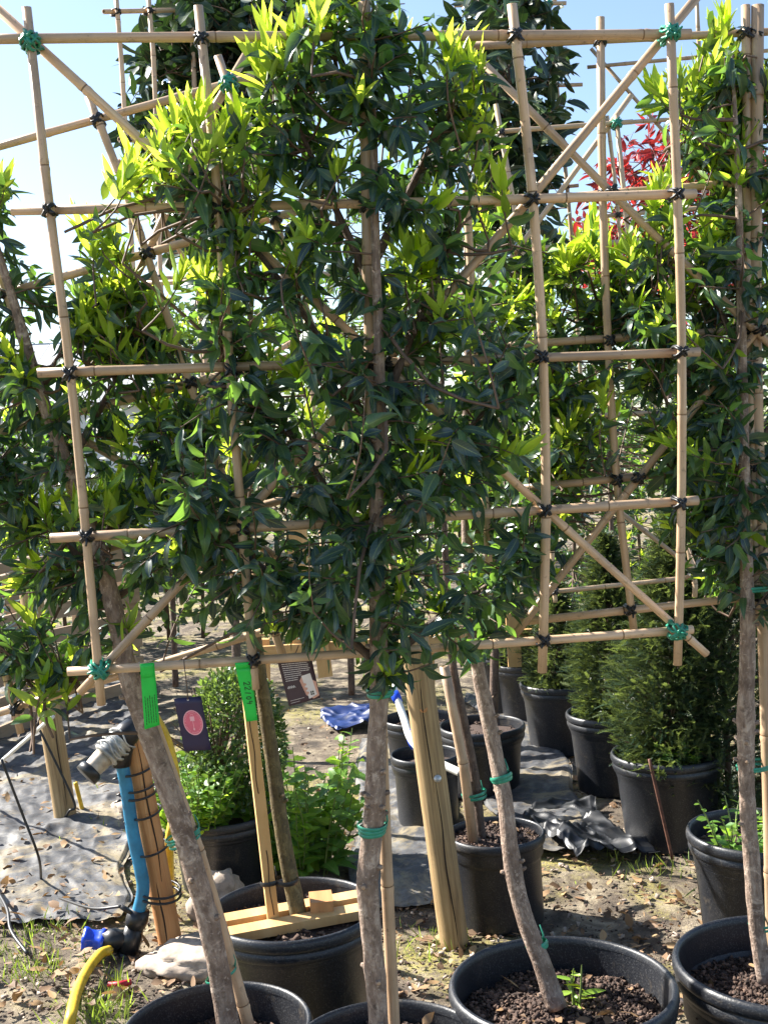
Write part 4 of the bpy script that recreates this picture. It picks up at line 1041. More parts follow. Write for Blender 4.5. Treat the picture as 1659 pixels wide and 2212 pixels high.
hose('small red plastic handle lying on the soil below the tee fitting', [on_z(236, 2128, 0.02), on_z(262, 2126, 0.025), on_z(282, 2122, 0.02)], 0.010, 'red', 'red_handle', 'handle')  # small red handle, modelled as a loose tube on the soil
# thin irrigation lines and a white cane on the left
L5 = on_z(145, 1772).y - 0.08
hose('thin black drip line slung from the weathered post to the ground', [on_y(76, 1555, L5), on_y(118, 1640, L5), on_y(162, 1735, L5), on_y(150, 1752, L5), on_z(136, 1775)], 0.0055, 'black_tie', 'drip_line', 'drip line', 'black drip lines')
hose('thin black drip line running down from the tip of the white cane', [on_y(4, 1640, 4.2), on_y(50, 1760, 4.2), on_y(84, 1850, 4.2), on_z(90, 1905)], 0.005, 'black_tie', 'drip_line', 'drip line', 'black drip lines')
hose('short bent black drip line near the grey membrane edge', [on_z(-20, 1900, 0.06), on_z(15, 1960, 0.07), on_z(25, 2010, 0.05), on_z(60, 2060, 0.03)], 0.006, 'black_tie', 'drip_line', 'drip line', 'black drip lines')
hose('thin black drip line stretched across the ground to the tee fitting', [hp(262, 1958, -0.03), hp(200, 1962, 0.05), on_z(130, 1940, 0.06)], 0.005, 'black_tie', 'drip_line', 'drip line', 'black drip lines')
hose('slender white cane leaning in front of the weathered post', [on_z(-60, 1700, 0.12), on_y(115, 1548, 4.3)], 0.008, 'white_line', 'white_cane', 'cane')
hose('white water pipe end wrapped in blue tape beside the bolted post', [on_y(848, 1480, 4.35), on_y(872, 1550, 4.25), on_y(890, 1600, 4.1), on_y(935, 1640, 3.95), on_y(1000, 1672, 3.85)], 0.014, 'white_line', 'drain_pipe', 'pipe')
mbp = bpy.context.scene.objects['drain_pipe']
for q, (x, y, Y) in enumerate(((852, 1496, 4.33), (884, 1580, 4.17), (888, 1592, 4.13))):
    c = on_y(x, y, Y); mb = MB(); d = (on_y(x + 18, y + 45, Y - .05) - c).normalized(); mb.tube([c, c + d * 0.02, c + d * 0.045], [0.0175, 0.019, 0.0165], 10); mb.build('blue_tape', 'blue_cap', mbp)
c = on_y(1000, 1672, 3.85); d = (c - on_y(935, 1640, 3.95)).normalized(); mb = MB(); mb.tube([c - d * 0.01, c + d * 0.012, c + d * 0.01, c - d * 0.005], [0.017, 0.0185, 0.012, 0.010], 12); mb.build('end_cap', 'black_plastic', mbp)
c = on_z(1452, 1856); t = on_y(1402, 1640, c.y)
hose('thin rusty rod leaning against the rim of the yew pot', [c, t], 0.0065, 'rust', 'rusty_rod', 'rod')

# ================================================================== TAGS
class Card:
    def __init__(s, plane, corners, off): s.pl = plane; s.c = corners; s.off = off
    def at(s, u, v, o=0.0):
        (ax_, ay), (bx, by), (cx_, cy_), (dx, dy) = s.c
        x = (ax_ * (1 - u) + bx * u) * (1 - v) + (dx * (1 - u) + cx_ * u) * v
        y = (ay * (1 - u) + by * u) * (1 - v) + (dy * (1 - u) + cy_ * u) * v
        return s.pl.at(x, y, s.off + o + 0.004 * math.sin(u * 2.2) * v)
    def body(s, name, mat, root, nu=4, nv=8, th=0.0012, wrap=None):
        mb = MB(); F = []; Bk = []
        for j in range(nv + 1):
            F.append([mb.vert(s.at(i / nu, j / nv, 0)) for i in range(nu + 1)]); Bk.append([mb.vert(s.at(i / nu, j / nv, th)) for i in range(nu + 1)])
        for j in range(nv):
            for i in range(nu):
                mb.face((F[j][i], F[j + 1][i], F[j + 1][i + 1], F[j][i + 1])); mb.face((Bk[j][i], Bk[j][i + 1], Bk[j + 1][i + 1], Bk[j + 1][i]))
        for j in range(nv):
            mb.face((F[j][0], Bk[j][0], Bk[j + 1][0], F[j + 1][0])); mb.face((F[j][nu], F[j + 1][nu], Bk[j + 1][nu], Bk[j][nu]))
        for i in range(nu):
            mb.face((F[0][i], F[0][i + 1], Bk[0][i + 1], Bk[0][i])); mb.face((F[nv][i], Bk[nv][i], Bk[nv][i + 1], F[nv][i + 1]))
        s.o = mb.build(name, mat, root); return s.o
    def stroke(s, mb, pts, w, o=-0.0012):
        """flat printed stroke through (u, v) points, w in metres"""
        P = [s.at(u, v, o) for u, v in pts]
        for i in range(len(P) - 1):
            d = (P[i + 1] - P[i]); 
            if d.length < 1e-6: continue
            d.normalize(); n = d.cross(s.pl.n).normalized() * (w / 2)
            e = d * (w * 0.3)
            mb.face([mb.vert(q) for q in (P[i] - e + n, P[i] - e - n, P[i + 1] + e - n, P[i + 1] + e + n)][::-1])
    def patch(s, mb, poly, o=-0.0008):
        mb.face([mb.vert(s.at(u, v, o)) for u, v in poly])
# green tag with lines of print
cd = Card(pl0, [(303, 1436), (334, 1433), (346, 1566), (313, 1576)], -0.016)
t = empty('green_tag', cd.at(0.5, 0), 'green plastic tag with rows of fine print on the cane by the leaning trunk', 'tag', 'green plant tags')
cd.body('card', 'green_tag', t)
lp_ = Card(pl0, [(303, 1434), (333, 1431), (335, 1462), (305, 1466)], -0.020); lp_.body('loop', 'green_tag', t, 3, 3, 0.0015)
mb = MB()
for k in range(5):
    u = 0.18 + 0.16 * k; v = 0.50 + 0.03 * (k % 2)
    while v < 0.93:
        l = rng.uniform(0.02, 0.06); cd.stroke(mb, [(u + rng.uniform(-.01, .01), v), (u + rng.uniform(-.01, .01), min(v + l, 0.94))], 0.0011); v += l + 0.012
mb.build('printed_text', 'black_print', cd.o, False)
# green tag with the handwritten date
cd = Card(pl0, [(509, 1438), (541, 1436), (557, 1556), (533, 1559)], -0.006)
t = empty('green_tag', cd.at(0.5, 0), 'green plastic tag with handwritten 22/04 hanging from the cane above the pine stake', 'tag', 'green plant tags')
cd.body('card', 'green_tag', t)
lp_ = Card(pl0, [(508, 1432), (540, 1430), (541, 1442), (510, 1446)], -0.013); lp_.body('loop', 'green_tag', t, 3, 2, 0.0015)
mb = MB()
glyph = {'2': [[(0, .25), (.2, 0), (.7, 0), (.85, .3), (.1, 1), (.9, 1)]], '/': [[(.6, 0), (.35, 1.05)]], '0': [[(.5, .1), (.15, .4), (.2, .85), (.55, 1), (.85, .7), (.8, .3), (.5, .1)]], '4': [[(.25, 0), (.15, .6), (.9, .55)], [(.7, .2), (.65, 1.1)]]}
for k, ch in enumerate('22/04'):
    for stq in glyph[ch]:
        # letters read down the tag: glyph x runs along v, glyph y runs to -u
        cd.stroke(mb, [(0.78 - 0.42 * gy + 0.02 * math.sin(k * 2), 0.30 + 0.085 * k + 0.065 * gx) for gx, gy in stq], 0.0014)
mb.build('handwriting', 'black_print', cd.o, False)
# purple card with pink oval
cd = Card(pl0, [(376, 1509), (435, 1504), (457, 1620), (399, 1623)], -0.03)
t = empty('plant_label', cd.at(0.5, 0), 'dark purple card label with a pink oval emblem hanging on a string', 'label', 'printed plant labels')
b0 = cd.body('card', 'purple_tag', t)
ell = lambda ru, rv, n=36, cu=0.53, cv=0.475: [(cu + ru * math.cos(2 * math.pi * k / n), cv + rv * math.sin(2 * math.pi * k / n)) for k in range(n)]
mb = MB(); cd.patch(mb, ell(0.355, 0.235), -0.0008); mb.build('emblem_ring', 'pale_pink', cd.o, False)
mb = MB(); cd.patch(mb, ell(0.325, 0.215), -0.0012); mb.build('emblem', 'pink', cd.o, False)
mb = MB()
for k in range(40):
    a = 2 * math.pi * k / 40
    if k % 7 == 6: continue
    cd.stroke(mb, [(0.53 + 0.265 * math.cos(a), 0.475 + 0.178 * math.sin(a)), (0.53 + 0.30 * math.cos(a + 0.03), 0.475 + 0.198 * math.sin(a + 0.03))], 0.0007, -0.0016)
cd.patch(mb, [(0.44, 0.36), (0.60, 0.36), (0.60, 0.445), (0.44, 0.445)], -0.0016)
cd.stroke(mb, [(0.47, 0.34), (0.49, 0.325), (0.56, 0.325), (0.58, 0.34)], 0.0008, -0.0016)
cd.stroke(mb, [(0.525, 0.445), (0.525, 0.57)], 0.0009, -0.0016)
cd.patch(mb, [(0.525, 0.56), (0.565, 0.60), (0.525, 0.625), (0.485, 0.60)], -0.0016)
mb.build('emblem_print', 'pale_pink', cd.o, False)
mb = MB(); cd.patch(mb, ell(0.035, 0.018, 14, 0.5, 0.045), -0.0008); mb.build('eyelet', 'white_print', cd.o, False)
mb = MB(); mb.tube(bez([cd.at(0.5, 0.045, -0.002), pl0.at(404, 1480, -0.035), pl0.at(399, 1440, -0.022), pl0.at(398, 1425, 0.0)], 10), 0.0011, 5); mb.build('string', 'twig', t)
# brown card with text and a printed phone
cd = Card(pl0, [(598, 1424), (673, 1419), (692, 1507), (625, 1526)], 0.045)
t = empty('plant_label', cd.at(0.5, 0), 'dark brown card label printed with white text and a hand holding a phone', 'label', 'printed plant labels')
cd.body('card', 'brown_tag', t)
mb = MB()
for k in range(9):
    v = 0.12 + 0.045 * k; u = 0.10; umax = (0.86 if k < 5 else 0.62 if k < 7 else 0.48) + rng.uniform(-0.05, 0.05)
    while u < umax:
        l = rng.uniform(0.03, 0.09); cd.stroke(mb, [(u, v), (min(u + l, umax), v)], 0.0013); u += l + 0.02
sig = [(0.10 + 0.018 * i, 0.62 + 0.028 * math.sin(i * 2.1) * (1 if i % 3 else 1.8)) for i in range(14)]
cd.stroke(mb, sig, 0.0011)
for v, u1 in ((0.90, 0.52), (0.95, 0.36)): cd.stroke(mb, [(0.08, v), (u1, v)], 0.0007)
mb.build('printed_text', 'white_print', cd.o, False)
mb = MB(); cd.patch(mb, [(0.50, 0.52), (0.62, 0.40), (0.98, 0.60), (0.99, 0.94), (0.80, 0.98), (0.60, 0.86)], -0.0007); mb.build('printed_hand', 'skin_print', cd.o, False)
mb = MB(); cd.patch(mb, [(0.58, 0.42), (0.86, 0.38), (0.93, 0.90), (0.66, 0.96)], -0.0011); mb.build('printed_phone', 'white_print', cd.o, False)
mb = MB()
for v in (0.62, 0.72, 0.82): cd.patch(mb, ell(0.055, 0.032, 12, 0.62 + (v - .62) * .15, v), -0.0014)
mb.build('printed_fingers', 'skin_print', cd.o, False)
mb = MB()
for (u, v) in ((0.74, 0.80), (0.80, 0.80), (0.74, 0.85), (0.80, 0.85)): cd.patch(mb, [(u, v), (u + 0.045, v - 0.004), (u + 0.05, v + 0.035), (u + 0.005, v + 0.04)], -0.0015)
mb.build('printed_icon', 'black_print', cd.o, False)
mb = MB(); mb.tube(bez([cd.at(0.4, 0.03, -0.001), pl0.at(640, 1408, 0.045), pl0.at(645, 1395, 0.03)], 8), 0.0011, 5); mb.build('string', 'twig', t)

# ================================================================== YEWS, SHRUBS, WEEDS
def needle_set(key, n, L, mat, pairs=12, nlen=0.022, w=0.0035):
    out = []
    for i in range(n):
        V = []; Fq = []; 
        for k in range(pairs):
            t = k / pairs
            y = L * t; z = -0.25 * L * t * t
            for sx in (-1, 1):
                l = nlen * (1 - 0.55 * t) * rng.uniform(0.8, 1.1); a = rng.uniform(0.6, 1.0); up = rng.uniform(-0.1, 0.5)
                d = np.array([sx * math.sin(a), math.cos(a), up]); s_ = np.array([-math.cos(a) * sx, math.sin(a), 0]) * w / 2
                p = np.array([0, y, z]); b = len(V)
                V += [p - s_, p + s_, p + d * l * 0.85 + s_ * 0.5, p + d * l - s_ * 0.3]; Fq.append((b, b + 1, b + 2, b + 3))
        for k in range(3):
            b = len(V); y0, y1 = L * k / 3, L * (k + 1) / 3; z0, z1 = -0.25 * L * (k / 3) ** 2, -0.25 * L * ((k + 1) / 3) ** 2
            V += [np.array([-0.0014, y0, z0]), np.array([0.0014, y0, z0]), np.array([0.0012, y1, z1]), np.array([-0.0012, y1, z1])]; Fq.append((b, b + 1, b + 2, b + 3))
        V = np.array(V); U = np.full((len(V), 2), 0.2, dtype=np.float32)
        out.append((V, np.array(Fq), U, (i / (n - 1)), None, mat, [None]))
    LEAF[key] = out
needle_set('yew', 8, 0.070, 'leaf_yew', 10, 0.0150, 0.0042)
def yew(label, base, H, Rr, n, group='yews in black pots', dx=0.0):
    root = empty('yew_shrub', base, label, 'shrub', group)
    mb = MB(); items = []
    mb.tube([base - UPZ * 0.03, base + UPZ * H * 0.5 + Vector((dx * .5, 0, 0)), base + UPZ * H * 0.97 + Vector((dx, 0, 0))], [0.016, 0.011, 0.004], 7)
    for i in range(70):
        h = rng.uniform(0.02, 0.9) * H; an = rng.uniform(0, 6.283); r = Rr * (1 - (h / H) ** 1.6) * 0.8
        a = base + UPZ * (h * 0.8) + Vector((dx * h / H, 0, 0)); mb.tube([a, a + Vector((math.cos(an) * r, math.sin(an) * r, h * 0.2 + 0.08))], [0.005, 0.002], 4, False)
    mb.build('stems', 'twig', root)
    for i in range(n):
        h = (rng.random() ** 1.25) * H; t = h / H
        prof = Rr * (0.55 + 0.45 * math.sin(min(1, t * 2.2 + 0.35) * math.pi / 2)) * (1 - max(0, t - 0.35) / 0.65) ** 0.75
        an = rng.uniform(0, 6.283); r = prof * math.sqrt(rng.uniform(0.05, 1.0)) * (1 + 0.55 * noise.noise(Vector((math.cos(an) * 1.6, math.sin(an) * 1.6 + base.x * 9, h * 5))))
        p = base + Vector((math.cos(an) * r + dx * t, math.sin(an) * r, h + 0.02))
        d = Vector((math.cos(an), math.sin(an), rng.uniform(0.1, 0.9))) + rvec(0.3)
        items.append(('yew', min(7, max(0, int(8 * (r / max(prof, .01)) * rng.uniform(0.2, 1.05)))), mat_of(p - d.normalized() * 0.03, d, UPZ + rvec(0.4), rng.uniform(0.7, 1.25))))  # outer sprigs take lighter tints: sunlit tips put into the colour
    o = merged('needle_foliage', items, root); o['kind'] = 'stuff'
    return root
yew('broad dark yew spilling over the pot with the rusty rod', sA, 1.05, 0.245, 7000, dx=0.08)
yew('dark yew in the pot behind the rusty rod pot', sB, 0.85, 0.205, 5000)
yew('short rounded yew in the third pot from the rusty rod', sC, 0.55, 0.20, 3000)
yew('low yew in the farthest pot of the yew row', sD, 0.45, 0.17, 1200)
yew('tall dark yew rising behind the trunk at the right edge', Vector((on_z(1610, 1830).x, 4.6, 0.0)), 1.45, 0.36, 8000)
def weed_clump(label, name, centre, key, stems, hgt, spread, leaves, cat='weed', group=None, scale=1.0, limit=120, stemmat='stem_green'):
    root = empty(name, centre, label, cat, group); mb = MB(); items = []
    for i in range(stems):
        an = rng.uniform(0, 6.283); r = spread * math.sqrt(rng.random()); f = centre + Vector((math.cos(an), math.sin(an), 0)) * r * 0.45
        h = hgt * rng.uniform(0.5, 1.0); tip = centre + Vector((math.cos(an) * r, math.sin(an) * r, h))
        path = bez([f, f.lerp(tip, 0.5) + rvec(0.01), tip], 7); mb.tube(path, [0.0035, 0.0033, 0.003, 0.0027, 0.0024, 0.002, 0.0014], 5, False)
        for k in range(leaves):
            t = 0.12 + 0.88 * k / leaves; q = path[min(5, int(t * 6))].lerp(path[min(6, int(t * 6) + 1)], t * 6 - min(5, int(t * 6)))
            a = (k % 2) * math.pi + (k // 2) * 1.57 + an; d = Vector((math.cos(a), math.sin(a), rng.uniform(-0.2, 0.55)))
            items.append((key, rng.randrange(len(LEAF[key])), mat_of(q, d + rvec(0.15), UPZ + rvec(0.35) - Vector((0, .3, 0)), scale * (1.15 - 0.6 * t) * rng.uniform(0.7, 1.1))))
    mb.build('stems', stemmat, root); place_leaves(items, root, limit); return root
n0 = on_z(655, 1880)
weed_clump('clump of bright green nettles with toothed leaves behind the tub', 'nettle_clump', Vector((n0.x, n0.y, 0)), 'weed', 40, 0.52, 0.30, 16, group=None, limit=300, scale=1.55)
n1 = on_z(540, 1890)
weed_clump('low leafy weeds between the tub and the box shrub pot', 'weed_clump', Vector((n1.x, n1.y + .1, 0)), 'weed', 22, 0.32, 0.24, 12, limit=150, scale=1.5)
weed_clump('loose yellow green herb growing at the foot of the box shrub', 'herb_clump', Vector((sJ.x - 0.08, sJ.y - 0.06, sJ.z)), 'weed_s', 85, 0.30, 0.24, 14, limit=300, scale=1.35)
weed_clump('small leafy weeds at the foot of the rusty rod yew', 'weed_clump', Vector((sA.x + 0.02, sA.y - 0.11, sA.z)), 'weed_s', 10, 0.15, 0.12, 8, scale=1.2, limit=80)
weed_clump('leafy weeds hanging over the pot beside the green tied trunk', 'weed_clump', Vector((sE.x - 0.08, sE.y - 0.04, sE.z)), 'weed_s', 14, 0.18, 0.17, 9, scale=1.2, limit=120)
weed_clump('tiny yellow seedling in the soil of the wide black pot', 'seedling', Vector((s2.x + 0.03, s2.y + 0.05, s2.z)), 'young', 3, 0.14, 0.05, 5, 'seedling', limit=30)
weed_clump('bright green sprout at the front rim of the wide pot', 'seedling', Vector((s2.x + 0.06, s2.y - 0.19, s2.z)), 'weed_s', 3, 0.06, 0.05, 5, 'seedling', limit=30)
# clipped box shrub
root = empty('box_shrub', sJ, 'clipped small-leaved box shrub behind the purple and pink label', 'shrub')
mb = MB(); mb.tube([sJ - UPZ * .03, sJ + UPZ * 0.35], [0.02, 0.01], 8)
for i in range(40):
    d = Vector((rng.gauss(0, 1), rng.gauss(0, 1), rng.uniform(0, 1.2))).normalized(); mb.tube([sJ + UPZ * 0.2, sJ + UPZ * 0.33 + d * 0.2], [0.005, 0.002], 4, False)
mb.build('stems', 'twig', root)
items = []; cb = sJ + Vector((0.07, 0.03, 0.30))
for i in range(6500):
    d = Vector((rng.gauss(0, 1), rng.gauss(0, 1), rng.gauss(0, 1))).normalized(); r = rng.uniform(0.72, 1.03) * (1 + 0.10 * noise.noise(d * 3))
    p = cb + Vector((d.x * 0.18 * r, d.y * 0.18 * r, d.z * 0.28 * r)); items.append(('box', rng.randrange(8), mat_of(p, d + rvec(0.6), UPZ + rvec(0.7), rng.uniform(0.8, 1.5))))
o = merged('foliage', items, root); o['kind'] = 'stuff'

# black sheet heap, blue tarp, stones
def heap(name, label, cat, c, ax_, by_, h, mat, seed, nu=46, nv=30):
    mb = MB(); ids = []
    for j in range(nv + 1):
        row = []
        for i in range(nu + 1):
            an = 2 * math.pi * i / nu; r = j / nv
            rr = r * (1 + 0.28 * noise.noise(Vector((math.cos(an) * 1.5, math.sin(an) * 1.5, seed))))
            x, y = ax_ * rr * math.cos(an), by_ * rr * math.sin(an)
            lowf = 0.55 + 0.55 * noise.noise(Vector((x / ax_ * 1.4 + seed, y / by_ * 1.4, seed * 2)))
            cre = abs(noise.noise(Vector((x / ax_ * 3.1 + y / by_ * 1.5 + seed, y / by_ * 2.2, seed)))) + 0.5 * abs(noise.noise(Vector((x / ax_ * 7.3 - y / by_ * 3, y / by_ * 6.1 + seed, 3))))
            z = h * (1 - r ** 1.7) * (lowf + 0.55 * cre) + 0.012 * abs(noise.noise(Vector((x * 30, y * 26, seed))))
            row.append(mb.vert((c.x + x, c.y + y, max(0.0, z) + (0.008 if r < 1 else -0.012))))
        ids.append(row)
    for j in range(nv):
        for i in range(nu): mb.face((ids[j][i], ids[j][i + 1], ids[j + 1][i + 1], ids[j + 1][i]))
    return tag(mb.build(name, mat), label, cat)
def gq(c, a, b, rot):
    ca, sa = math.cos(rot), math.sin(rot)
    return [Vector((c.x + x * a * ca - y * b * sa, c.y + x * a * sa + y * b * ca, 0)) for x, y in ((-1, -1), (1, -1), (1, 1), (-1, 1))]
sheet('plastic_sheet', 'crumpled black plastic sheet heaped beside the rusty rod pot', 'sheet', gq(on_z(1275, 1830), 0.16, 0.22, 0.3), 60, 70, 0.085, 'bag', seed=3.3, freq=1.7)
sheet('plastic_sheet', 'flat torn black sheet lying by the plain pot with the dark stem', 'sheet', gq(on_z(1200, 1775), 0.15, 0.22, -0.4), 40, 50, 0.04, 'bag', seed=8.1, freq=2)
sheet('blue_tarp', 'shiny blue tarpaulin bundle on the ground behind the straight trunk', 'tarp', gq(on_z(762, 1562), 0.15, 0.24, 0.2), 60, 80, 0.06, 'blue_tarp', seed=5.2, freq=1.5)
def rock(label, c, s, seed):
    bm = bmesh.new(); bmesh.ops.create_icosphere(bm, subdivisions=4, radius=1)
    for v in bm.verts:
        k = 1 + 0.35 * noise.noise(v.co * 1.3 + Vector((seed, 0, 0))) + 0.14 * noise.noise(v.co * 4 + Vector((0, seed, 0))) + 0.05 * noise.noise(v.co * 11)
        v.co = Vector((v.co.x * s[0], v.co.y * s[1], v.co.z * s[2])) * k + c
    me = bpy.data.meshes.new('rock'); bm.to_mesh(me); bm.free(); me.materials.append(M['stone'])
    for p in me.polygons: p.use_smooth = True
    return tag(link('rock', me), label, 'rock')
rock('pale crumbly stone slab on the soil below the orange post', on_z(425, 2070, 0.02), (0.17, 0.12, 0.055), 2.0)
rock('rough grey stone lump beside the tub under the weeds', on_z(470, 1945, 0.03), (0.09, 0.10, 0.10), 5.0)
rock('small pale stone behind the orange post', on_z(300, 1745, 0.02), (0.12, 0.09, 0.05), 7.0)

# ================================================================== BACKGROUND TREES ON TRELLIS
def yplane(Y): return Plane((0, Y, 1), (0, 1, 0))
def tpath(Y, pts): return [on_z(*pts[0])] + [on_y(x, y, Y) for x, y in pts[1:]] if False else [on_y(x, y, Y) for x, y in pts]
def gfoot(px, Y):     # pixel row where the ground lies at distance Y below column px
    lo, hi = 1000, 4000
    for _ in range(40):
        m = (lo + hi) / 2
        if on_y(px, m, Y).z > 0: lo = m
        else: hi = m
    return lo
def btree(name, label, Y, xs_, crown, shoots, key, yspots=(), yp=0.1, cat='tree', tr=0.03, scale=1.0, limit=300, ykey='young', nleaf=(9, 14), thick=0.22, mat='bark_dark', group='trees behind the front row', top=0):
    pl = yplane(Y); x0 = xs_[0]; yb = gfoot(x0, Y)
    n = len(xs_); ys_ = [yb + (top - yb) * i / (n - 1) for i in range(n)]
    return pleached(name, label, cat, group, pl, [pl.at(x, y) for x, y in zip(xs_, ys_)], [tr * (1 - 0.8 * i / (n - 1)) for i in range(n)], crown, shoots, yspots, yp, (), key, thick, 0.0, mat, scale * (1.35 if key == 'old' else 1), 2, nleaf, limit, ykey, step=0.06)
btree('evergreen_tree', 'dense dark broadleaf tree rising above the tilted trellis', 5.0, (520, 505, 492, 485), [(300, 60), (350, -30), (620, -40), (650, 60), (600, 140), (560, 300), (540, 420), (460, 500), (350, 500), (310, 390), (285, 270), (270, 180)], 240, 'dark', yp=0.0, nleaf=(9, 13), top=-40)
btree('evergreen_tree', 'dark large-leaved tree with greyish foliage between the trellis tops', 5.3, (1062, 1075, 1090, 1105), [(970, -40), (1170, -40), (1215, 40), (1245, 180), (1200, 330), (1225, 470), (1180, 580), (1040, 580), (1000, 400), (960, 200)], 140, 'dark', yp=0.0, nleaf=(9, 13), top=-30)
btree('red_photinia', 'red-leaved shrub showing against the sky behind the right trellis', 6.0, (1470, 1460, 1440, 1440), [(1235, 480), (1265, 360), (1330, 290), (1420, 250), (1520, 240), (1650, 300), (1660, 480), (1560, 600), (1400, 610), (1230, 600)], 190, 'red', yp=0.0, cat='shrub', nleaf=(9, 13), scale=1.15, top=280)
btree('young_tree', 'green tree with pale tips behind the middle of the large trellis', 7.6, (760, 750, 745, 760), [(600, 420), (740, 300), (900, 340), (980, 500), (1000, 800), (960, 1100), (860, 1300), (680, 1300), (590, 1100), (560, 750)], 170, 'old', [(700, 520, 3), (780, 640, 2), (880, 480, 2), (660, 820, 3), (900, 900, 3), (760, 1000, 2)], 0.35, top=300)
btree('young_tree', 'bright tipped tree standing behind the yews and right trellis', 7.9, (1330, 1320, 1310, 1300), [(1150, 560), (1230, 500), (1350, 480), (1480, 500), (1600, 520), (1620, 700), (1560, 900), (1450, 1050), (1280, 1080), (1150, 950), (1100, 750)], 190, 'old', [(1210, 540, 4), (1250, 500, 4), (1330, 500, 4), (1420, 520, 4), (1500, 500, 4), (1300, 640, 3), (1180, 640, 3), (1400, 640, 2)], 0.4, top=520)
btree('young_tree', 'leafy tree behind the tilted trellis beside the box shrub', 8.2, (380, 370, 350, 340), [(220, 700), (300, 640), (420, 640), (520, 740), (560, 950), (540, 1180), (440, 1290), (280, 1260), (210, 1050), (190, 850)], 150, 'old', [(250, 720, 3), (330, 680, 3), (420, 700, 3), (480, 820, 2), (300, 900, 3), (380, 1000, 3), (460, 1100, 2)], 0.35, top=650)
btree('young_tree', 'small leafy tree in the gap between straight and crooked trunks', 8.6, (860, 870, 880), [(720, 900), (860, 820), (1040, 860), (1120, 1000), (1100, 1240), (980, 1330), (800, 1320), (700, 1150)], 110, 'old', [(800, 950, 3), (920, 900, 3), (1040, 950, 3), (980, 1100, 2)], 0.4, top=850, limit=200)
btree('young_tree', 'leafy tree behind the yews, under the right trellis', 8.8, (1240, 1240, 1250), [(1130, 950), (1260, 880), (1420, 900), (1500, 1050), (1460, 1250), (1330, 1330), (1180, 1320), (1110, 1150)], 110, 'old', [(1200, 960, 3), (1320, 920, 3), (1430, 960, 2), (1280, 1150, 2), (1400, 1220, 2)], 0.4, top=900, limit=200)
btree('young_tree', 'leafy tree over the pallet fence behind the leaning trunk', 9.0, (60, 50, 40), [(-80, 900), (40, 860), (180, 920), (220, 1080), (180, 1220), (40, 1260), (-90, 1200)], 90, 'old', [(20, 900, 2), (120, 930, 2), (60, 1080, 2)], 0.3, top=880, limit=150)
# trellises of the rows behind
trellis('thin bamboo trellis behind the crossing canes, upper right', yplane(4.3), [[(1072, 225), (1130, 560), (1160, 760), (1200, 1300)], [(1330, 250), (1380, 700), (1490, 1200), (1500, 1290)]], [[(1000, 292), (1365, 263)], [(1010, 548), (1400, 520)], [(1050, 905), (1460, 890)], [(1080, 1290), (1500, 1245)]], [[(1362, 205), (1058, 622)], [(1320, 1090), (1585, 1300)]], r=0.0095, mat='bamboo_grey', green=((1330, 265),), seg=8)
trellis('thin bamboo trellis behind the dark large-leaved tree', yplane(5.6), [[(1180, -30), (1205, 220), (1235, 520), (1260, 900)], [(1010, -30), (1030, 500), (1050, 900)]], [[(980, 12), (1222, 6)], [(1000, 190), (1258, 182)], [(1000, 420), (1250, 400)]], [[(1225, -40), (1100, 150), (980, 330)]], r=0.0095, mat='bamboo_grey', green=((1180, 8),), seg=8)
trellis('thin bamboo trellis against the sky above the red shrub', yplane(5.4), [[(1503, -20), (1512, 200), (1522, 520)], [(1310, 250), (1335, 460), (1360, 800)]], [[(1268, 146), (1660, 108)], [(1230, 272), (1560, 250)], [(1270, 470), (1600, 440)]], [[(1275, 105), (1440, 292), (1600, 470)]], r=0.0095, mat='bamboo_grey', seg=8)
trellis('bamboo trellis standing sideways in front of the dense dark tree', Plane(on_y(262, 300, 4.4), (-0.80, 0.6, 0)), [[(250, -20), (268, 200), (290, 600), (300, 860)], [(320, -20), (336, 180), (348, 620), (362, 860)], [(410, -20), (425, 300), (440, 860)]], [[(224, 26), (440, 20)], [(258, 300), (450, 310)], [(262, 602), (470, 600)], [(280, 850), (480, 840)]], [[(255, 345), (350, 480), (440, 620)]], r=0.0095, seg=8)
trellis('bamboo trellis behind the tub tree, mostly hidden by leaves', yplane(3.9), [[(420, 560), (455, 900), (480, 1240)], [(655, 600), (680, 900), (700, 1240)]], [[(310, 612), (560, 602), (720, 590)], [(400, 830), (800, 765)], [(430, 1240), (780, 1220)]], [[(700, 700), (430, 860)]], r=0.009, seg=8)

# timber rail behind
root = empty('timber_rail', on_z(575, 1650), 'pale timber rail with short boards nailed below it, behind the tags', 'rail')
Y = on_z(575, 1640).y
def board(root, p0, p1, w_, th, Y, name='board', mat='pine'):
    a, b_ = on_y(*p0, Y), on_y(*p1, Y); d = (b_ - a).normalized(); n = Vector((0, 1, 0)); s_ = d.cross(n).normalized(); n = s_.cross(d)
    mb = MB(); mb.box((a + b_) / 2, s_, n, d, w_ / 2, th / 2, (b_ - a).length / 2); return mb.build(name, mat, root, False)
board(root, (540, 1412), (1150, 1372), 0.07, 0.03, Y)
board(root, (690, 1362), (704, 1462), 0.075, 0.025, Y - 0.035)
board(root, (1106, 1325), (1112, 1440), 0.07, 0.025, Y - 0.035)
board(root, (640, 1130), (650, 1400), 0.11, 0.025, Y + 0.035)
board(root, (575, 1640), (570, 1380), 0.06, 0.05, Y + 0.06, 'leg'); board(root, (930, 1640), (925, 1372), 0.06, 0.05, Y + 0.06, 'leg')

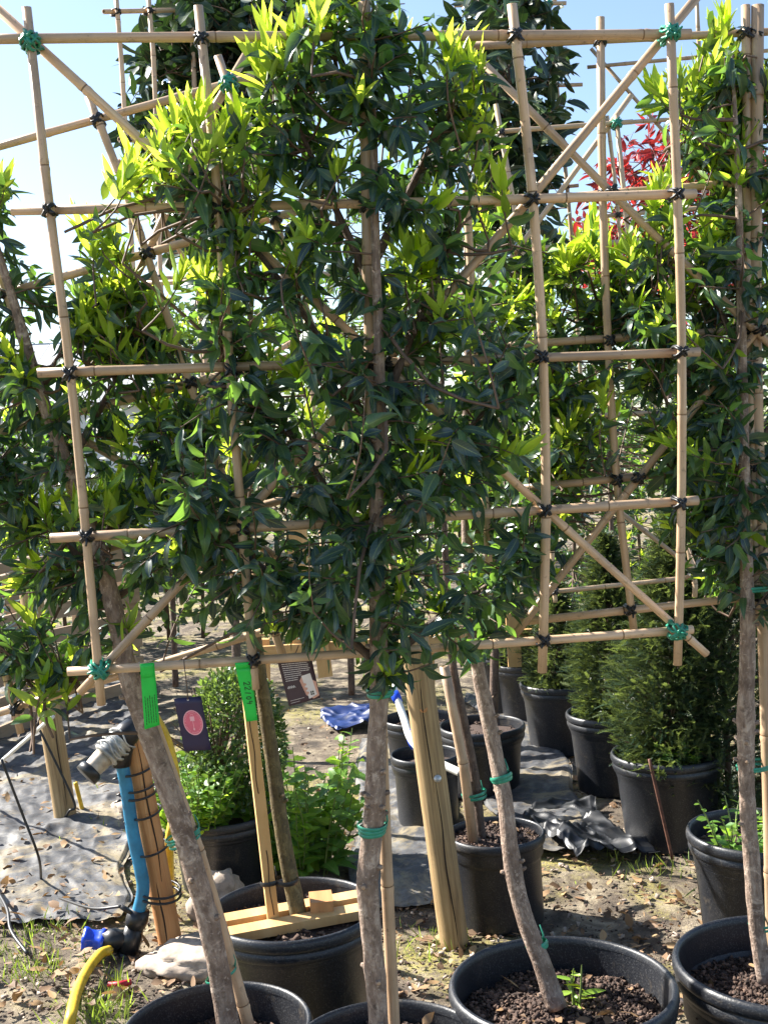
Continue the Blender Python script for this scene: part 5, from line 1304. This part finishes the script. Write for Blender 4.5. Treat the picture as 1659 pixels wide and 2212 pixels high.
# pallet fence on the left
def pallet(label, gx0, gy0, gx1, gy1, h, n):
    a, b_ = on_z(gx0, gy0), on_z(gx1, gy1); d = (b_ - a).normalized(); nrm = d.cross(UPZ).normalized(); L = (b_ - a).length
    if nrm.y > 0: nrm = -nrm
    root = empty('pallet', a, label, 'pallet', 'pallets stood up as a fence')
    for k in range(n):
        z = 0.05 + (h - 0.1) * k / (n - 1); mb = MB(); mb.box(a + d * L / 2 + UPZ * z + nrm * 0.06, d, nrm, UPZ, L / 2 - 0.005, 0.011, 0.048 * rng.uniform(0.85, 1.05)); mb.build('plank', 'pallet', root, False)
    for t in (0.06, 0.5, 0.94):
        mb = MB(); mb.box(a + d * L * t + UPZ * h / 2, d, nrm, UPZ, 0.05, 0.045, h / 2); mb.build('upright', 'pallet', root, False)
pallet('grey brown pallet stood upright at the left, nearer one', -150, 1660, 62, 1568, 1.05, 7)
pallet('grey brown pallet stood upright behind the weathered post', 70, 1560, 300, 1490, 1.05, 7)

# shed roofs far left, far trees
root = empty('shed', (-6.5, 17, 0), 'pale long shed with grey ribbed roof far beyond the left trees', 'shed')
mb = MB(); X = Vector((1, 0, 0)); Yv = Vector((0, 1, 0)); mb.box((-7, 18, 1.25), X, Yv, UPZ, 4.0, 2.0, 1.25); mb.build('wall', 'shed_white', root, False)
for i in range(16):
    x = -11 + 0.5 * i + 0.25
    for s in (-1, 1):
        d = Vector((0, s * 0.9, -0.43)).normalized(); mb = MB(); mb.box(Vector((x, 18 + s * 1.1, 2.98)), X, d, X.cross(d), 0.245, 1.25, 0.02); mb.build('roof_panel', 'shed_grey' if i % 3 else 'shed_white', root, False)
def far_tree(label, x, y, h, r, n, key='far'):
    base = Vector((x, y, 0)); root = empty('broadleaf_tree', base, label, 'tree', 'trees along the far boundary')
    mb = MB(); mb.tube([base - UPZ * .1, base + UPZ * h * 0.5, base + UPZ * h * 0.95], [0.12, 0.08, 0.02], 8)
    cl = []
    for i in range(26):
        t = rng.uniform(0.18, 0.95); an = rng.uniform(0, 6.28); rr = r * math.sin(math.pi * (0.15 + 0.8 * t)) * rng.uniform(0.35, 0.9)
        c = base + Vector((math.cos(an) * rr, math.sin(an) * rr, h * t)); cl.append(c); mb.tube([base + UPZ * h * t * 0.7, c], [0.03, 0.008], 5, False)
    mb.build('trunk', 'bark_dark', root); items = []
    for i in range(n):
        c = rng.choice(cl); q = rvec(1).normalized() * (r * 0.42) * rng.random() ** 0.4; p = c + q
        items.append((key, rng.randrange(8), mat_of(p, q + rvec(0.3), UPZ + rvec(0.6), rng.uniform(0.7, 1.3))))
    o = merged('crown', items, root); o['kind'] = 'stuff'
ft = [('rounded tree at the far left beyond the shed', -9.0, 24, 4.6, 2.2), ('bushy tree behind the pale shed', -5.2, 23, 4.2, 2.2), ('wide tree far behind the tilted trellis', -2.6, 17, 3.6, 1.7), ('tree far behind the straight trunk', 0.1, 16, 3.7, 1.8), ('tree far behind the crooked trunk', 2.4, 17, 3.9, 1.9), ('tree far behind the red shrub', 5.0, 16, 3.9, 1.9), ('tree far behind the right trellis', 7.5, 19, 4.6, 2.2)]
for lab, x, y, h, r in ft: far_tree(lab, x, y, h, r, 1900)
hb_ = empty('hedge', (0, 10.4, 0), 'long dark hedge running behind all the pots', 'hedge'); mb = MB(); items = []
for i in range(40): x = -6 + 12 * i / 39; mb.tube([(x, 10.4, 0), (x + rng.uniform(-.1, .1), 10.4, 1.5)], [0.02, 0.008], 5)
mb.build('stems', 'twig', hb_)
for i in range(11000):
    x = rng.uniform(-6.2, 6.2); z = rng.uniform(0.03, 1.0) ** 0.8 * (1.75 + 0.35 * noise.noise(Vector((x * 1.1, 3, 0))) + 0.12 * noise.noise(Vector((x * 5, 1, 0))))
    items.append(('hedge', rng.randrange(8), mat_of(Vector((x, 10.4 + rng.uniform(-0.5, 0.5), z)), rvec(1), UPZ + rvec(0.7), rng.uniform(0.5, 1.0))))
o = merged('foliage', items, hb_); o['kind'] = 'stuff'
#END#
